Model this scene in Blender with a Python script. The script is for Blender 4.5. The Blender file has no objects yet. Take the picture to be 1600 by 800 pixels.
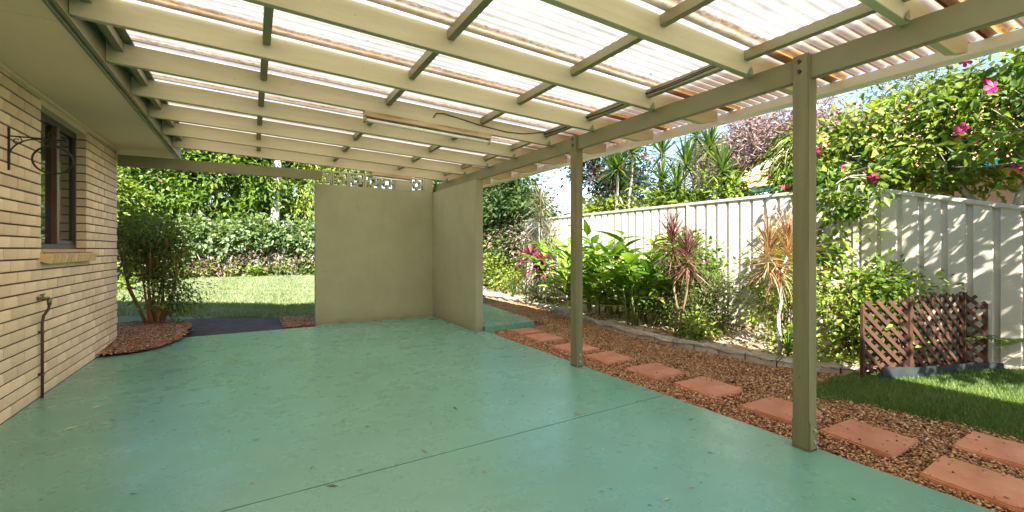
import bpy, bmesh, math, random
import numpy as np
from mathutils import Vector, Matrix, Euler
R = math.radians
random.seed(7); rng = np.random.default_rng(11)
sc = bpy.context.scene
COL = sc.collection
# ------------------------------------------------------------------ camera, light, exposure
cam = bpy.data.cameras.new('camera'); co = bpy.data.objects.new('camera', cam); COL.objects.link(co)
co.location = (0, 0, 1.2); co.rotation_euler = (R(90), 0, R(-29.7))
cam.sensor_width = 36; cam.lens = 16.0; cam.shift_y = -0.0069; cam.clip_start = .05; cam.clip_end = 1000
sc.camera = co
SUN = Vector((-.48, -1.1, 1.0)).normalized()
w = bpy.data.worlds.new('World'); sc.world = w; w.use_nodes = True
nt = w.node_tree; bg = nt.nodes['Background']
sky = nt.nodes.new('ShaderNodeTexSky'); sky.sky_type = 'NISHITA'; sky.sun_disc = False
sky.sun_elevation = math.asin(SUN.z); sky.sun_rotation = math.atan2(SUN.x, SUN.y)
sky.air_density = 1.0; sky.dust_density = .6; sky.ozone_density = 1.2
nt.links.new(sky.outputs[0], bg.inputs[0]); bg.inputs[1].default_value = .075
sl = bpy.data.lights.new('sun', 'SUN'); so = bpy.data.objects.new('sun', sl); COL.objects.link(so)
sl.energy = 5.0; sl.angle = R(.55); sl.color = (1, .95, .86)
so.rotation_euler = SUN.to_track_quat('Z', 'Y').to_euler(); so.location = (-8, -12, 14)
vs = sc.view_settings; vs.view_transform = 'Standard'; vs.look = 'None'; vs.exposure = 2.35; vs.gamma = 1
sc.render.engine = 'CYCLES'
cy = sc.cycles; cy.use_denoising = True; cy.max_bounces = 9; cy.diffuse_bounces = 6; cy.glossy_bounces = 3
cy.transmission_bounces = 6; cy.transparent_max_bounces = 8; cy.caustics_reflective = False; cy.caustics_refractive = False
cy.sample_clamp_indirect = 8

# ------------------------------------------------------------------ materials
def newmat(name):
    m = bpy.data.materials.new(name); m.use_nodes = True
    n = m.node_tree.nodes; return m, m.node_tree, n['Principled BSDF']
def ramp(nt, fac, stops):
    r = nt.nodes.new('ShaderNodeValToRGB'); e = r.color_ramp.elements
    while len(e) < len(stops): e.new(.5)
    for k, (p, c) in enumerate(stops):
        e[k].position = p; e[k].color = (*c, 1)
    nt.links.new(fac, r.inputs[0]); return r.outputs[0]
def noise(nt, scale, detail=5, rough=.6, stretch=(1, 1, 1), coord='Object'):
    tc = nt.nodes.new('ShaderNodeTexCoord'); mp = nt.nodes.new('ShaderNodeMapping'); mp.inputs['Scale'].default_value = stretch
    nt.links.new(tc.outputs[coord], mp.inputs[0])
    n = nt.nodes.new('ShaderNodeTexNoise'); n.inputs['Scale'].default_value = scale
    n.inputs['Detail'].default_value = detail; n.inputs['Roughness'].default_value = rough
    nt.links.new(mp.outputs[0], n.inputs['Vector']); return n.outputs[0]
def mixc(nt, fac, a, b, mode='MIX'):
    m = nt.nodes.new('ShaderNodeMix'); m.data_type = 'RGBA'; m.blend_type = mode
    if isinstance(fac, (int, float)): m.inputs[0].default_value = fac
    else: nt.links.new(fac, m.inputs[0])
    for k, v in ((6, a), (7, b)):
        if isinstance(v, tuple): m.inputs[k].default_value = (*v, 1)
        else: nt.links.new(v, m.inputs[k])
    return m.outputs[2]
def mathn(nt, op, a, b=0.0, c=None):
    m = nt.nodes.new('ShaderNodeMath'); m.operation = op
    for k, v in enumerate((a, b) if c is None else (a, b, c)):
        if isinstance(v, (int, float)): m.inputs[k].default_value = v
        else: nt.links.new(v, m.inputs[k])
    return m.outputs[0]
def rndvar(nt, col, amt):
    oi = nt.nodes.new('ShaderNodeObjectInfo'); h = nt.nodes.new('ShaderNodeHueSaturation')
    v = mathn(nt, 'MULTIPLY_ADD', oi.outputs['Random'], amt * 2, 1 - amt); nt.links.new(v, h.inputs['Value'])
    nt.links.new(col, h.inputs['Color']); return h.outputs[0]
def pm(name, c1, c2, scale=4, rough=.6, bump=.1, bscale=40, stretch=(1, 1, 1), rnd=0, spec=.4, detail=6, lo=.35, hi=.65, bdist=.01, metal=0, specks=None):
    m, nt, p = newmat(name)
    col = ramp(nt, noise(nt, scale, detail, .62, stretch), [(lo, c1), (hi, c2)])
    if specks:
        sp = ramp(nt, noise(nt, specks[0], 3, .5), [(specks[1], (0, 0, 0)), (specks[1] + .05, (1, 1, 1))])
        col = mixc(nt, sp, col, specks[2])
    if rnd: col = rndvar(nt, col, rnd)
    nt.links.new(col, p.inputs['Base Color']); p.inputs['Roughness'].default_value = rough
    p.inputs['Specular IOR Level'].default_value = spec; p.inputs['Metallic'].default_value = metal
    if bump:
        b = nt.nodes.new('ShaderNodeBump'); b.inputs['Strength'].default_value = bump; b.inputs['Distance'].default_value = bdist
        nt.links.new(noise(nt, bscale, 6, .6, stretch), b.inputs['Height']); nt.links.new(b.outputs[0], p.inputs['Normal'])
    return m
def leafmat(name, stops, trans=.35, rough=.45, tcol=None, spec=.35):
    m, nt, p = newmat(name)
    at = nt.nodes.new('ShaderNodeAttribute'); at.attribute_name = 'tint'
    col = ramp(nt, at.outputs['Fac'], stops)
    nt.links.new(col, p.inputs['Base Color']); p.inputs['Roughness'].default_value = rough; p.inputs['Specular IOR Level'].default_value = spec
    tr = nt.nodes.new('ShaderNodeBsdfTranslucent')
    nt.links.new(mixc(nt, 1.0, col, tcol or (1.5, 1.5, .6), 'MULTIPLY'), tr.inputs[0])
    mx = nt.nodes.new('ShaderNodeMixShader'); mx.inputs[0].default_value = trans
    nt.links.new(p.outputs[0], mx.inputs[1]); nt.links.new(tr.outputs[0], mx.inputs[2])
    nt.links.new(mx.outputs[0], nt.nodes['Material Output'].inputs[0]); return m
def bladeleaf(name, c1, c2, edge, trans=.3, rnd=.25, rough=.38):
    # long leaves that are objects of their own: colour runs along and across the blade through the UV map
    m, nt, p = newmat(name)
    oi = nt.nodes.new('ShaderNodeObjectInfo')
    col = ramp(nt, oi.outputs['Random'], [(.05, c1), (.85, c2), (.97, edge)])
    uv = nt.nodes.new('ShaderNodeUVMap'); sx = nt.nodes.new('ShaderNodeSeparateXYZ'); nt.links.new(uv.outputs[0], sx.inputs[0])
    mid = mathn(nt, 'ABSOLUTE', mathn(nt, 'SUBTRACT', sx.outputs[1], .5))
    mid = ramp(nt, mid, [(.0, (1, 1, 1)), (.07, (0, 0, 0))])
    col = mixc(nt, mathn(nt, 'MULTIPLY', mid, .35), col, edge)
    vein = nt.nodes.new('ShaderNodeTexWave'); vein.inputs['Scale'].default_value = 14; vein.bands_direction = 'X'
    vein.inputs['Distortion'].default_value = 1.5; nt.links.new(uv.outputs[0], vein.inputs['Vector'])
    nt.links.new(col, p.inputs['Base Color']); p.inputs['Roughness'].default_value = rough
    b = nt.nodes.new('ShaderNodeBump'); b.inputs['Strength'].default_value = .15; b.inputs['Distance'].default_value = .01
    nt.links.new(vein.outputs[1], b.inputs['Height']); nt.links.new(b.outputs[0], p.inputs['Normal'])
    tr = nt.nodes.new('ShaderNodeBsdfTranslucent'); nt.links.new(mixc(nt, 1.0, col, (1.5, 1.5, .7), 'MULTIPLY'), tr.inputs[0])
    mx = nt.nodes.new('ShaderNodeMixShader'); mx.inputs[0].default_value = trans
    nt.links.new(p.outputs[0], mx.inputs[1]); nt.links.new(tr.outputs[0], mx.inputs[2])
    nt.links.new(mx.outputs[0], nt.nodes['Material Output'].inputs[0]); return m

M = {}
KH1, KH2 = (.195, .175, .088), (.23, .208, .11)
M['paint'] = pm('khaki_painted_timber', KH1, KH2, 3, .5, .25, 30, (1, 1, 1), rnd=.05, specks=(38, .70, (.22, .19, .10)), bdist=.004)
M['rafter'] = pm('khaki_painted_rafter', (.40, .36, .225), (.45, .405, .26), 2.2, .5, .3, 14, (1, 14, 14), rnd=.05, specks=(30, .72, (.24, .20, .11)), bdist=.004)
M['post'] = pm('weathered_khaki_post', (.150, .135, .064), (.205, .185, .095), 1.6, .55, .5, 9, (16, 16, .7), specks=(30, .70, (.11, .095, .05)), bdist=.004)
M['green_dark'] = pm('green_painted_trim', (.13, .15, .085), (.17, .19, .11), 5, .45, .1, 30)
M['render'] = pm('painted_render', (.285, .275, .16), (.335, .32, .19), 1.6, .75, .5, 70, specks=(9, .70, (.25, .22, .11)), bdist=.004)
M['soffit'] = pm('painted_soffit', (.73, .55, .385), (.77, .59, .42), 1.2, .6, .08, 60)
M['brick'] = pm('tan_brick', (.69, .495, .325), (.81, .605, .42), 5, .8, .5, 90, rnd=.13, specks=(60, .66, (.42, .26, .13)), bdist=.003)
M['sillbrick'] = pm('orange_tan_brick', (.56, .36, .175), (.67, .45, .24), 9, .75, .4, 90, rnd=.1, bdist=.003)
M['mortar'] = pm('brown_mortar', (.10, .066, .044), (.15, .10, .07), 20, .95, .6, 120)
M['aluminium'] = pm('bronze_window_frame', (.030, .022, .018), (.045, .033, .027), 6, .35, .05, 30)
M['timber_brown'] = pm('brown_window_timber', (.11, .05, .03), (.15, .07, .04), 6, .4, .1, 30)
M['iron'] = pm('black_wrought_iron', (.010, .009, .009), (.022, .019, .017), 30, .5, .3, 80)
M['pipe'] = pm('brown_painted_pipe', (.075, .035, .025), (.11, .05, .035), 12, .45, .1, 40)
M['brass'] = pm('weathered_brass', (.10, .09, .05), (.19, .16, .08), 30, .4, .2, 60, metal=.7)
M['steel'] = pm('galvanised_steel', (.38, .38, .36), (.52, .52, .50), 20, .45, .1, 60, metal=.6)
M['white'] = pm('white_enamel', (.70, .67, .58), (.76, .73, .64), 6, .4, .05, 40)
M['tube'] = pm('white_glass_tube', (.78, .76, .70), (.84, .82, .76), 6, .25, 0)
M['rust_shadow'] = pm('shadow_browned_cream_metal', (.20, .12, .05), (.46, .36, .21), 3, .5, .1, 40, (1, 6, 6))  # brown tone paints the fitting's shadow line into its rust-streaked housing colour
M['fence'] = pm('cream_steel_fence', (.50, .455, .375), (.55, .505, .425), 2.5, .42, .05, 30, specks=(24, .70, (.38, .35, .30)))
M['paver'] = pm('terracotta_paver', (.46, .178, .085), (.60, .265, .145), 3.5, .8, .5, 60, rnd=.12, specks=(26, .68, (.54, .30, .20)), bdist=.006)
M['edging'] = pm('grey_concrete_edging', (.38, .325, .25), (.52, .45, .355), 7, .9, .7, 60, rnd=.12, specks=(20, .66, (.17, .15, .12)), bdist=.008)
M['soil'] = pm('sandy_garden_soil', (.32, .235, .145), (.66, .55, .40), 5, .95, .9, 30, bdist=.03, detail=9)
M['under_gravel'] = pm('brown_gravel_bed', (.11, .055, .025), (.20, .10, .045), 40, .95, .8, 60, bdist=.02)
M['mulch'] = pm('brown_mulch_bed', (.14, .065, .03), (.27, .14, .07), 30, .95, .9, 50, bdist=.03)
M['turf'] = pm('turf_soil', (.045, .075, .018), (.09, .13, .03), 6, .95, .6, 60, bdist=.02)
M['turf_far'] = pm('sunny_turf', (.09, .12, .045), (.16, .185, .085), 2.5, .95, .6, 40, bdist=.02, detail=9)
M['dark_pad'] = pm('dark_bitumen', (.040, .031, .028), (.078, .060, .052), 5, .95, .6, 80, specks=(16, .67, (.15, .10, .08)), bdist=.006)
M['dirt'] = pm('bare_dirt', (.09, .075, .04), (.16, .13, .07), 1.5, .95, .5, 10)
M['bark'] = pm('brown_bark', (.10, .06, .035), (.22, .14, .085), 14, .9, .8, 40, (1, 1, .3), bdist=.01)
M['bark_red'] = pm('reddish_bark', (.20, .085, .035), (.36, .17, .075), 10, .85, .6, 40, (1, 1, .3), bdist=.006)
M['bark_grey'] = pm('pale_grey_bark', (.30, .26, .22), (.52, .47, .41), 9, .9, .6, 40, (1, 1, .5), bdist=.008)
M['bark_white'] = pm('white_gum_bark', (.36, .34, .31), (.58, .56, .52), 4, .8, .4, 20, (1, 1, .5), bdist=.01, specks=(7, .60, (.28, .25, .23)))
M['lattice'] = pm('red_brown_stained_lattice', (.038, .015, .0075), (.072, .030, .015), 12, .7, .4, 50, rnd=.18, bdist=.003)
M['black_plastic'] = pm('dark_plastic_edging', (.010, .016, .018), (.022, .032, .032), 8, .65, .1, 30)
M['tile'] = pm('terracotta_roof_tile', (.46, .22, .12), (.60, .32, .19), 4, .85, .4, 40, rnd=.15)
M['tilecap'] = pm('pale_roof_cap', (.62, .56, .50), (.74, .69, .63), 5, .85, .3, 40, rnd=.06)
M['gutter_green'] = pm('green_gutter', (.02, .10, .075), (.03, .13, .095), 4, .4, .05, 30)
M['nbrick'] = pm('neighbour_brick', (.40, .24, .15), (.50, .31, .20), 6, .85, .3, 40)
M['petal'] = pm('magenta_petal', (.30, .008, .065), (.46, .03, .14), 18, .5, .2, 60, rnd=.2)
M['stamen'] = pm('yellow_stamen', (.65, .40, .08), (.75, .52, .14), 18, .6, 0)
M['interior'] = pm('dark_room', (.02, .02, .02), (.03, .03, .028), 3, .9, 0)
M['blind'] = pm('pale_blind', (.20, .16, .11), (.25, .20, .14), 3, .9, 0)
M['rooftile'] = pm('brown_roof_tiles', (.22, .13, .09), (.32, .2, .14), 3, .85, .3, 30)
M['cable'] = pm('black_cable', (.02, .018, .015), (.03, .028, .024), 10, .5, 0)
M['dryleaf'] = pm('dry_fallen_leaf', (.15, .065, .025), (.36, .20, .08), 6, .8, .2, 80, rnd=.75)
M['paleleaf'] = pm('pale_fallen_leaf', (.50, .38, .20), (.62, .50, .30), 20, .8, .1, 80, rnd=.3)

# glass
m, nt, p = newmat('window_glass'); M['glass'] = m
p.inputs['Base Color'].default_value = (.012, .014, .014, 1); p.inputs['Roughness'].default_value = .03; p.inputs['Specular IOR Level'].default_value = .9
p.inputs['Transmission Weight'].default_value = 0.0
# green painted concrete slab
m, nt, p = newmat('green_painted_concrete'); M['slab'] = m
c = ramp(nt, noise(nt, .8, 7, .6), [(.32, (.112, .272, .190)), (.68, (.150, .340, .250))])
c = mixc(nt, mathn(nt, 'MULTIPLY', ramp(nt, noise(nt, 2.6, 9, .72, (1, 1, 1)), [(.40, (0, 0, 0)), (.82, (1, 1, 1))]), .40), c, (.150, .235, .155))
c = mixc(nt, mathn(nt, 'MULTIPLY', ramp(nt, noise(nt, 9, 8, .75, (1, .45, 1)), [(.52, (0, 0, 0)), (.80, (1, 1, 1))]), .35), c, (.20, .25, .17))
c = mixc(nt, mathn(nt, 'MULTIPLY', ramp(nt, noise(nt, 60, 4, .7, (.5, 1, 1)), [(.66, (0, 0, 0)), (.74, (1, 1, 1))]), .3), c, (.07, .11, .08))
c = mixc(nt, mathn(nt, 'MULTIPLY', ramp(nt, noise(nt, 35, 3, .6), [(.70, (0, 0, 0)), (.74, (1, 1, 1))]), .35), c, (.28, .34, .27))
nt.links.new(c, p.inputs['Base Color']); p.inputs['Specular IOR Level'].default_value = .65
rr = ramp(nt, noise(nt, 3, 7, .7), [(.3, (.19, .19, .19)), (.7, (.40, .40, .40))]); nt.links.new(rr, p.inputs['Roughness'])
b = nt.nodes.new('ShaderNodeBump'); b.inputs['Strength'].default_value = .25; b.inputs['Distance'].default_value = .004
nt.links.new(noise(nt, 22, 8, .65), b.inputs['Height']); nt.links.new(b.outputs[0], p.inputs['Normal'])
m = M['render']; nt = m.node_tree; p = nt.nodes['Principled BSDF']; src = p.inputs['Base Color'].links[0].from_socket
tc = nt.nodes.new('ShaderNodeTexCoord'); sx = nt.nodes.new('ShaderNodeSeparateXYZ'); nt.links.new(tc.outputs['Object'], sx.inputs[0])
zz = mathn(nt, 'ADD', sx.outputs[2], mathn(nt, 'MULTIPLY', mathn(nt, 'SUBTRACT', noise(nt, 6, 6, .7), .5), .22))
dirt = mathn(nt, 'MULTIPLY', ramp(nt, zz, [(.0, (.75, .75, .75)), (.09, (.2, .2, .2)), (.22, (0, 0, 0))]), 1)
c = mixc(nt, dirt, src, (.19, .145, .075))
c = mixc(nt, mathn(nt, 'MULTIPLY', ramp(nt, noise(nt, 3, 7, .7, (1, 1, .25)), [(.5, (0, 0, 0)), (.7, (1, 1, 1))]), .30), c, (.25, .225, .12))
nt.links.new(c, p.inputs['Base Color'])
# translucent corrugated sheet, stained along its lap; attribute "lap" = metres from the lapped edge
m, nt, p = newmat('translucent_roof_sheet'); M['sheet'] = m
at = nt.nodes.new('ShaderNodeAttribute'); at.attribute_name = 'lap'
d = mathn(nt, 'ADD', at.outputs['Fac'], mathn(nt, 'MULTIPLY', mathn(nt, 'SUBTRACT', noise(nt, 5, 6, .7, (1, .3, 1)), .5), .05))
st = ramp(nt, d, [(.0, (.25, .25, .25)), (.012, (1, 1, 1)), (.05, (.7, .7, .7)), (.075, (1, 1, 1)), (.11, (.85, .85, .85)), (.135, (0, 0, 0))])
fine = ramp(nt, noise(nt, 26, 8, .75, (1, 2.2, 1)), [(.36, (.30, .30, .30)), (.62, (1, 1, 1))])
stm = mathn(nt, 'MULTIPLY', st, fine)
base = ramp(nt, noise(nt, 1.4, 7, .7, (1, 2.5, 1)), [(.35, (.78, .715, .62)), (.62, (.88, .835, .76))])
spk = ramp(nt, noise(nt, 24, 3, .5), [(.71, (0, 0, 0)), (.735, (1, 1, 1))])
base = mixc(nt, mathn(nt, 'MULTIPLY', spk, .8), base, (.30, .24, .18))
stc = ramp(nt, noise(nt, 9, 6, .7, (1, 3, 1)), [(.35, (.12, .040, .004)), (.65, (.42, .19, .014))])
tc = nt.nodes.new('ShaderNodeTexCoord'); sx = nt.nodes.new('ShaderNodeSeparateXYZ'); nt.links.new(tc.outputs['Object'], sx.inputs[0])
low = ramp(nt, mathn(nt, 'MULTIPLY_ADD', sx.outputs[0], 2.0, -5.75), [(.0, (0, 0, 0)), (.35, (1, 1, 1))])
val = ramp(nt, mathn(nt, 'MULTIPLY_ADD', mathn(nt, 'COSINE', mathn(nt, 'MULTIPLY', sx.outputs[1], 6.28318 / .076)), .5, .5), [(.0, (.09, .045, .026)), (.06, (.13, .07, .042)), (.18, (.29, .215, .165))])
stripes = ramp(nt, mathn(nt, 'MULTIPLY_ADD', mathn(nt, 'COSINE', mathn(nt, 'MULTIPLY', sx.outputs[1], 6.28318 / .076)), .5, .5), [(.0, (1, 1, 1)), (.45, (.55, .55, .55)), (.78, (0, 0, 0))])  # corrugation contrast put into the colour as darker valley stripes
stripes = mathn(nt, 'MULTIPLY', stripes, ramp(nt, noise(nt, 2.2, 7, .7, (1, 1.6, 1)), [(.25, (.45, .45, .45)), (.65, (1, 1, 1))]))
base = mixc(nt, stripes, base, (.25, .215, .175))
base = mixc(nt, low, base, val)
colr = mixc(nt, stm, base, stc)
tr = nt.nodes.new('ShaderNodeBsdfTranslucent'); nt.links.new(colr, tr.inputs[0])
df = nt.nodes.new('ShaderNodeBsdfDiffuse'); nt.links.new(colr, df.inputs[0])
mx = nt.nodes.new('ShaderNodeMixShader'); mx.inputs[0].default_value = .66
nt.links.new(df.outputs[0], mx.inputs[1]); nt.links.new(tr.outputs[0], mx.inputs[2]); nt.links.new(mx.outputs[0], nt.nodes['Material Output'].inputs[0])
# small loose stuff with a tint per piece
def tintmat(name, stops, rough=.8):
    m, nt, p = newmat(name); at = nt.nodes.new('ShaderNodeAttribute'); at.attribute_name = 'tint'
    nt.links.new(ramp(nt, at.outputs['Fac'], stops), p.inputs['Base Color']); p.inputs['Roughness'].default_value = rough; return m
M['pebble'] = tintmat('brown_pebbles', [(0, (.07, .028, .012)), (.28, (.27, .115, .040)), (.55, (.46, .23, .085)), (.8, (.62, .37, .16)), (1, (.78, .60, .40))], .55)
M['chip'] = tintmat('mulch_chips', [(0, (.09, .04, .02)), (.5, (.32, .155, .075)), (.9, (.48, .29, .16)), (1, (.62, .48, .32))])
M['grass'] = leafmat('grass_blades', [(0, (.06, .12, .022)), (.6, (.125, .20, .042)), (1, (.28, .31, .12))], .3)
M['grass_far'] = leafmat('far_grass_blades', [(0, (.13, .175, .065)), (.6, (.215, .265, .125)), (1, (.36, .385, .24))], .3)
LF = {}
def lf(k, a, b, c, **kw): LF[k] = leafmat(k + '_leaves', [(0, a), (.55, b), (1, c)], **kw)
lf('dark_evergreen', (.018, .040, .010), (.045, .085, .020), (.10, .14, .04))
lf('bright_green', (.050, .105, .015), (.125, .205, .028), (.26, .32, .06), trans=.45)
lf('yellow_green', (.09, .14, .02), (.20, .27, .04), (.36, .38, .08), trans=.42)
lf('olive', (.055, .08, .02), (.125, .15, .045), (.23, .245, .10), trans=.4)
lf('shade_shrub', (.055, .085, .014), (.14, .18, .034), (.28, .29, .06), trans=.45)
lf('ivy', (.055, .10, .035), (.145, .21, .075), (.30, .35, .20), spec=.5)
lf('dead', (.12, .092, .055), (.26, .205, .135), (.46, .39, .28), tcol=(1.2, 1, .8))
lf('mauve_brown', (.14, .095, .08), (.27, .19, .165), (.40, .31, .27), tcol=(1.2, 1, .9))
lf('blue_dark', (.015, .028, .022), (.04, .065, .05), (.11, .14, .11))
lf('grey_green', (.12, .13, .075), (.26, .26, .16), (.46, .42, .30), tcol=(1.2, 1.2, .8))
lf('red', (.16, .010, .02), (.33, .025, .045), (.50, .09, .10), tcol=(1.3, .8, .8))
lf('pinkred', (.11, .018, .035), (.25, .055, .09), (.46, .20, .20), tcol=(1.3, .8, .8))
lf('strap', (.025, .055, .014), (.060, .115, .022), (.18, .23, .05))
M['ginger'] = bladeleaf('ginger_leaf', (.060, .155, .018), (.18, .31, .035), (.50, .48, .06), .38, .25, .3)
M['paddle'] = bladeleaf('paddle_leaf', (.07, .17, .022), (.20, .33, .045), (.52, .46, .07), .38, .25, .3)
M['redblade'] = bladeleaf('red_cordyline_leaf', (.075, .030, .026), (.20, .09, .075), (.40, .27, .21))
M['tanblade'] = bladeleaf('bronze_cordyline_leaf', (.19, .085, .035), (.40, .24, .12), (.56, .44, .28))
M['fern'] = LF['bright_green']

# ------------------------------------------------------------------ object helpers
def link(o, parent=None):
    COL.objects.link(o)
    if parent is not None: o.parent = parent
    return o
def tag(o, label=None, cat=None, group=None, kind=None):
    for k, v in (('label', label), ('category', cat), ('group', group), ('kind', kind)):
        if v: o[k] = v
    return o
def thing(name, label, cat, loc=(0, 0, 0), group=None, rz=0):
    o = bpy.data.objects.new(name, None); o.location = loc; o.rotation_euler.z = rz; o.empty_display_size = .1
    COL.objects.link(o); return tag(o, label, cat, group)
def wobj(name, me, parent=None, mat=None):
    """link a mesh made in world coordinates under a thing (only translated things)"""
    o = bpy.data.objects.new(name, me); link(o, parent)
    if mat is not None and not me.materials: me.materials.append(mat)
    if parent is not None:
        P = parent; L = Vector(P.location)
        while P.parent is not None: P = P.parent; L += Vector(P.location)
        o.location = -L
    return o
class MB:
    def __init__(s): s.v = []; s.f = []
    def quad(s, *ps):
        k = len(s.v); s.v += [tuple(p) for p in ps]; s.f.append(tuple(range(k, k + len(ps)))); return s
    def box(s, x0, x1, y0, y1, z0, z1, mat=None):
        k = len(s.v); c = [(x, y, z) for z in (z0, z1) for x, y in ((x0, y0), (x1, y0), (x1, y1), (x0, y1))]
        if mat is not None: c = [tuple(mat @ Vector(p)) for p in c]
        s.v += c
        s.f += [tuple(k + i for i in f) for f in ((3, 2, 1, 0), (4, 5, 6, 7), (0, 1, 5, 4), (1, 2, 6, 5), (2, 3, 7, 6), (3, 0, 4, 7))]; return s
    def bar(s, a, b, wd, ht, up=(0, 0, 1)):
        a = Vector(a); b = Vector(b); d = (b - a).normalized(); S = d.cross(Vector(up)).normalized(); U = S.cross(d)
        k = len(s.v)
        for p in (a, b):
            for i, j in ((-1, -1), (1, -1), (1, 1), (-1, 1)): s.v.append(tuple(p + S * wd / 2 * i + U * ht / 2 * j))
        s.f += [tuple(k + i for i in f) for f in ((0, 1, 2, 3), (7, 6, 5, 4), (0, 4, 5, 1), (1, 5, 6, 2), (2, 6, 7, 3), (3, 7, 4, 0))]; return s
    def tube(s, pts, rad, n=7, cap=True):
        pts = [Vector(p) for p in pts]; N = len(pts)
        rad = [rad] * N if isinstance(rad, (int, float)) else rad
        k = len(s.v); ref = Vector((.31, .17, .93))
        for i, p in enumerate(pts):
            d = (pts[min(i + 1, N - 1)] - pts[max(i - 1, 0)]).normalized()
            S = d.cross(ref)
            if S.length < .05: S = d.cross(Vector((1, 0, 0)))
            S.normalize(); U = S.cross(d)
            for j in range(n):
                a = 2 * math.pi * j / n; s.v.append(tuple(p + (S * math.cos(a) + U * math.sin(a)) * rad[i]))
        for i in range(N - 1):
            for j in range(n):
                j2 = (j + 1) % n; s.f.append((k + i * n + j, k + i * n + j2, k + (i + 1) * n + j2, k + (i + 1) * n + j))
        if cap: s.f.append(tuple(k + j for j in range(n))[::-1]); s.f.append(tuple(k + (N - 1) * n + j for j in range(n)))
        return s
    def mesh(s, name, bevel=0, seg=1, smooth=False):
        me = bpy.data.meshes.new(name); me.from_pydata(s.v, [], s.f)
        bm = bmesh.new(); bm.from_mesh(me); bmesh.ops.recalc_face_normals(bm, faces=bm.faces)
        if bevel: bmesh.ops.bevel(bm, geom=bm.edges[:], offset=bevel, segments=seg, affect='EDGES', clamp_overlap=True)
        bm.to_mesh(me); bm.free()
        if smooth: me.polygons.foreach_set('use_smooth', [True] * len(me.polygons))
        me.update(); return me
    def build(s, name, mat, parent=None, bevel=0, seg=1, smooth=False):
        return wobj(name, s.mesh(name, bevel, seg, smooth), parent, mat)
def npmesh(name, V, F, tint=None, attr='tint'):
    me = bpy.data.meshes.new(name); nf, c = F.shape
    me.vertices.add(len(V)); me.vertices.foreach_set('co', np.ascontiguousarray(V, dtype=np.float32).ravel())
    me.loops.add(nf * c); me.loops.foreach_set('vertex_index', np.ascontiguousarray(F, dtype=np.int32).ravel())
    me.polygons.add(nf); me.polygons.foreach_set('loop_start', np.arange(0, nf * c, c, dtype=np.int32))
    if tint is not None:
        a = me.attributes.new(attr, 'FLOAT', 'POINT'); a.data.foreach_set('value', np.ascontiguousarray(tint, dtype=np.float32))
    me.update(calc_edges=True); return me
def unit(a): return a / np.maximum(np.linalg.norm(a, axis=-1, keepdims=True), 1e-6)
def leafmesh(name, P, D, N, L, W, tint, fold=.22, curl=.15):
    n = len(P); D = unit(D); S = unit(np.cross(D, N)); N = np.cross(S, D)
    L = np.broadcast_to(L, n)[:, None]; W = np.broadcast_to(W, n)[:, None]
    V = np.empty((n, 4, 3)); mid = P + D * L * .42
    V[:, 0] = P; V[:, 1] = mid + S * W * .5 + N * W * fold; V[:, 2] = P + D * L - N * L * curl; V[:, 3] = mid - S * W * .5 + N * W * fold
    b = np.arange(n)[:, None] * 4
    F = np.concatenate([b + np.array([[0, 1, 2]]), b + np.array([[0, 2, 3]])], 0)
    return npmesh(name, V.reshape(-1, 3), F, np.repeat(tint, 4))
def cloud(blobs, n, clump=.22, nclump=40, shell=.55, droop=.2):
    """leaf positions gathered in clumps inside ellipsoids; returns P, D, N, tint and the clump centres"""
    vol = np.array([b[1][0] * b[1][1] * b[1][2] for b in blobs]) ** .67; vol /= vol.sum()
    P, D, N, T, CC = [], [], [], [], []
    for (c, r), f in zip(blobs, vol):
        c = np.array(c); r = np.array(r); k = max(3, int(nclump * f)); m = int(n * f)
        u = unit(rng.normal(size=(k, 3))); rad = shell + (1 - shell) * rng.random((k, 1)) ** .7
        rad *= (.82 + .3 * rng.random((k, 1)))
        cc = c + u * r * rad; CC.append(cc)
        i = rng.integers(0, k, m); sz = clump * (.6 + .8 * rng.random(k))[i][:, None]
        p = cc[i] + rng.normal(size=(m, 3)) * sz * np.array([1, 1, .75])
        out = unit((p - c) / r) ; away = unit(p - cc[i])
        P.append(p); D.append(unit(out * .5 + away * .7 + rng.normal(size=(m, 3)) * .55 - np.array([0, 0, droop])))
        N.append(unit(out * .5 + np.array([0, 0, .8]) + rng.normal(size=(m, 3)) * .45))
        T.append(np.clip(.42 + .22 * rng.normal(size=m) + (rng.normal(size=k) * .16)[i], 0, 1))
    return np.concatenate(P), np.concatenate(D), np.concatenate(N), np.concatenate(T), np.concatenate(CC)
def foliage(name, parent, mat, blobs, n, L, W, **kw):
    zmin = kw.pop('zmin', None)
    P, D, N, T, CC = cloud(blobs, n, **kw)
    if zmin is not None: k = P[:, 2] > zmin; P, D, N, T = P[k], D[k], N[k], T[k]
    m = len(P); me = leafmesh(name, P, D, N, L * (.6 + .8 * rng.random(m)), W * (.6 + .8 * rng.random(m)), T)
    return wobj(name, me, parent, mat), CC
def limb(mb, a, b, r0, r1, wob=.06, seg=5, n=6, sag=0):
    a = Vector(a); b = Vector(b); L = (b - a).length; pts = []
    for i in range(seg + 1):
        t = i / seg; p = a.lerp(b, t); j = wob * L * math.sin(t * math.pi)
        p += Vector((random.uniform(-j, j), random.uniform(-j, j), random.uniform(-j, j) * .5 + sag * L * math.sin(t * math.pi))); pts.append(p)
    mb.tube(pts, [r0 + (r1 - r0) * i / seg for i in range(seg + 1)], n); return pts
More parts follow.
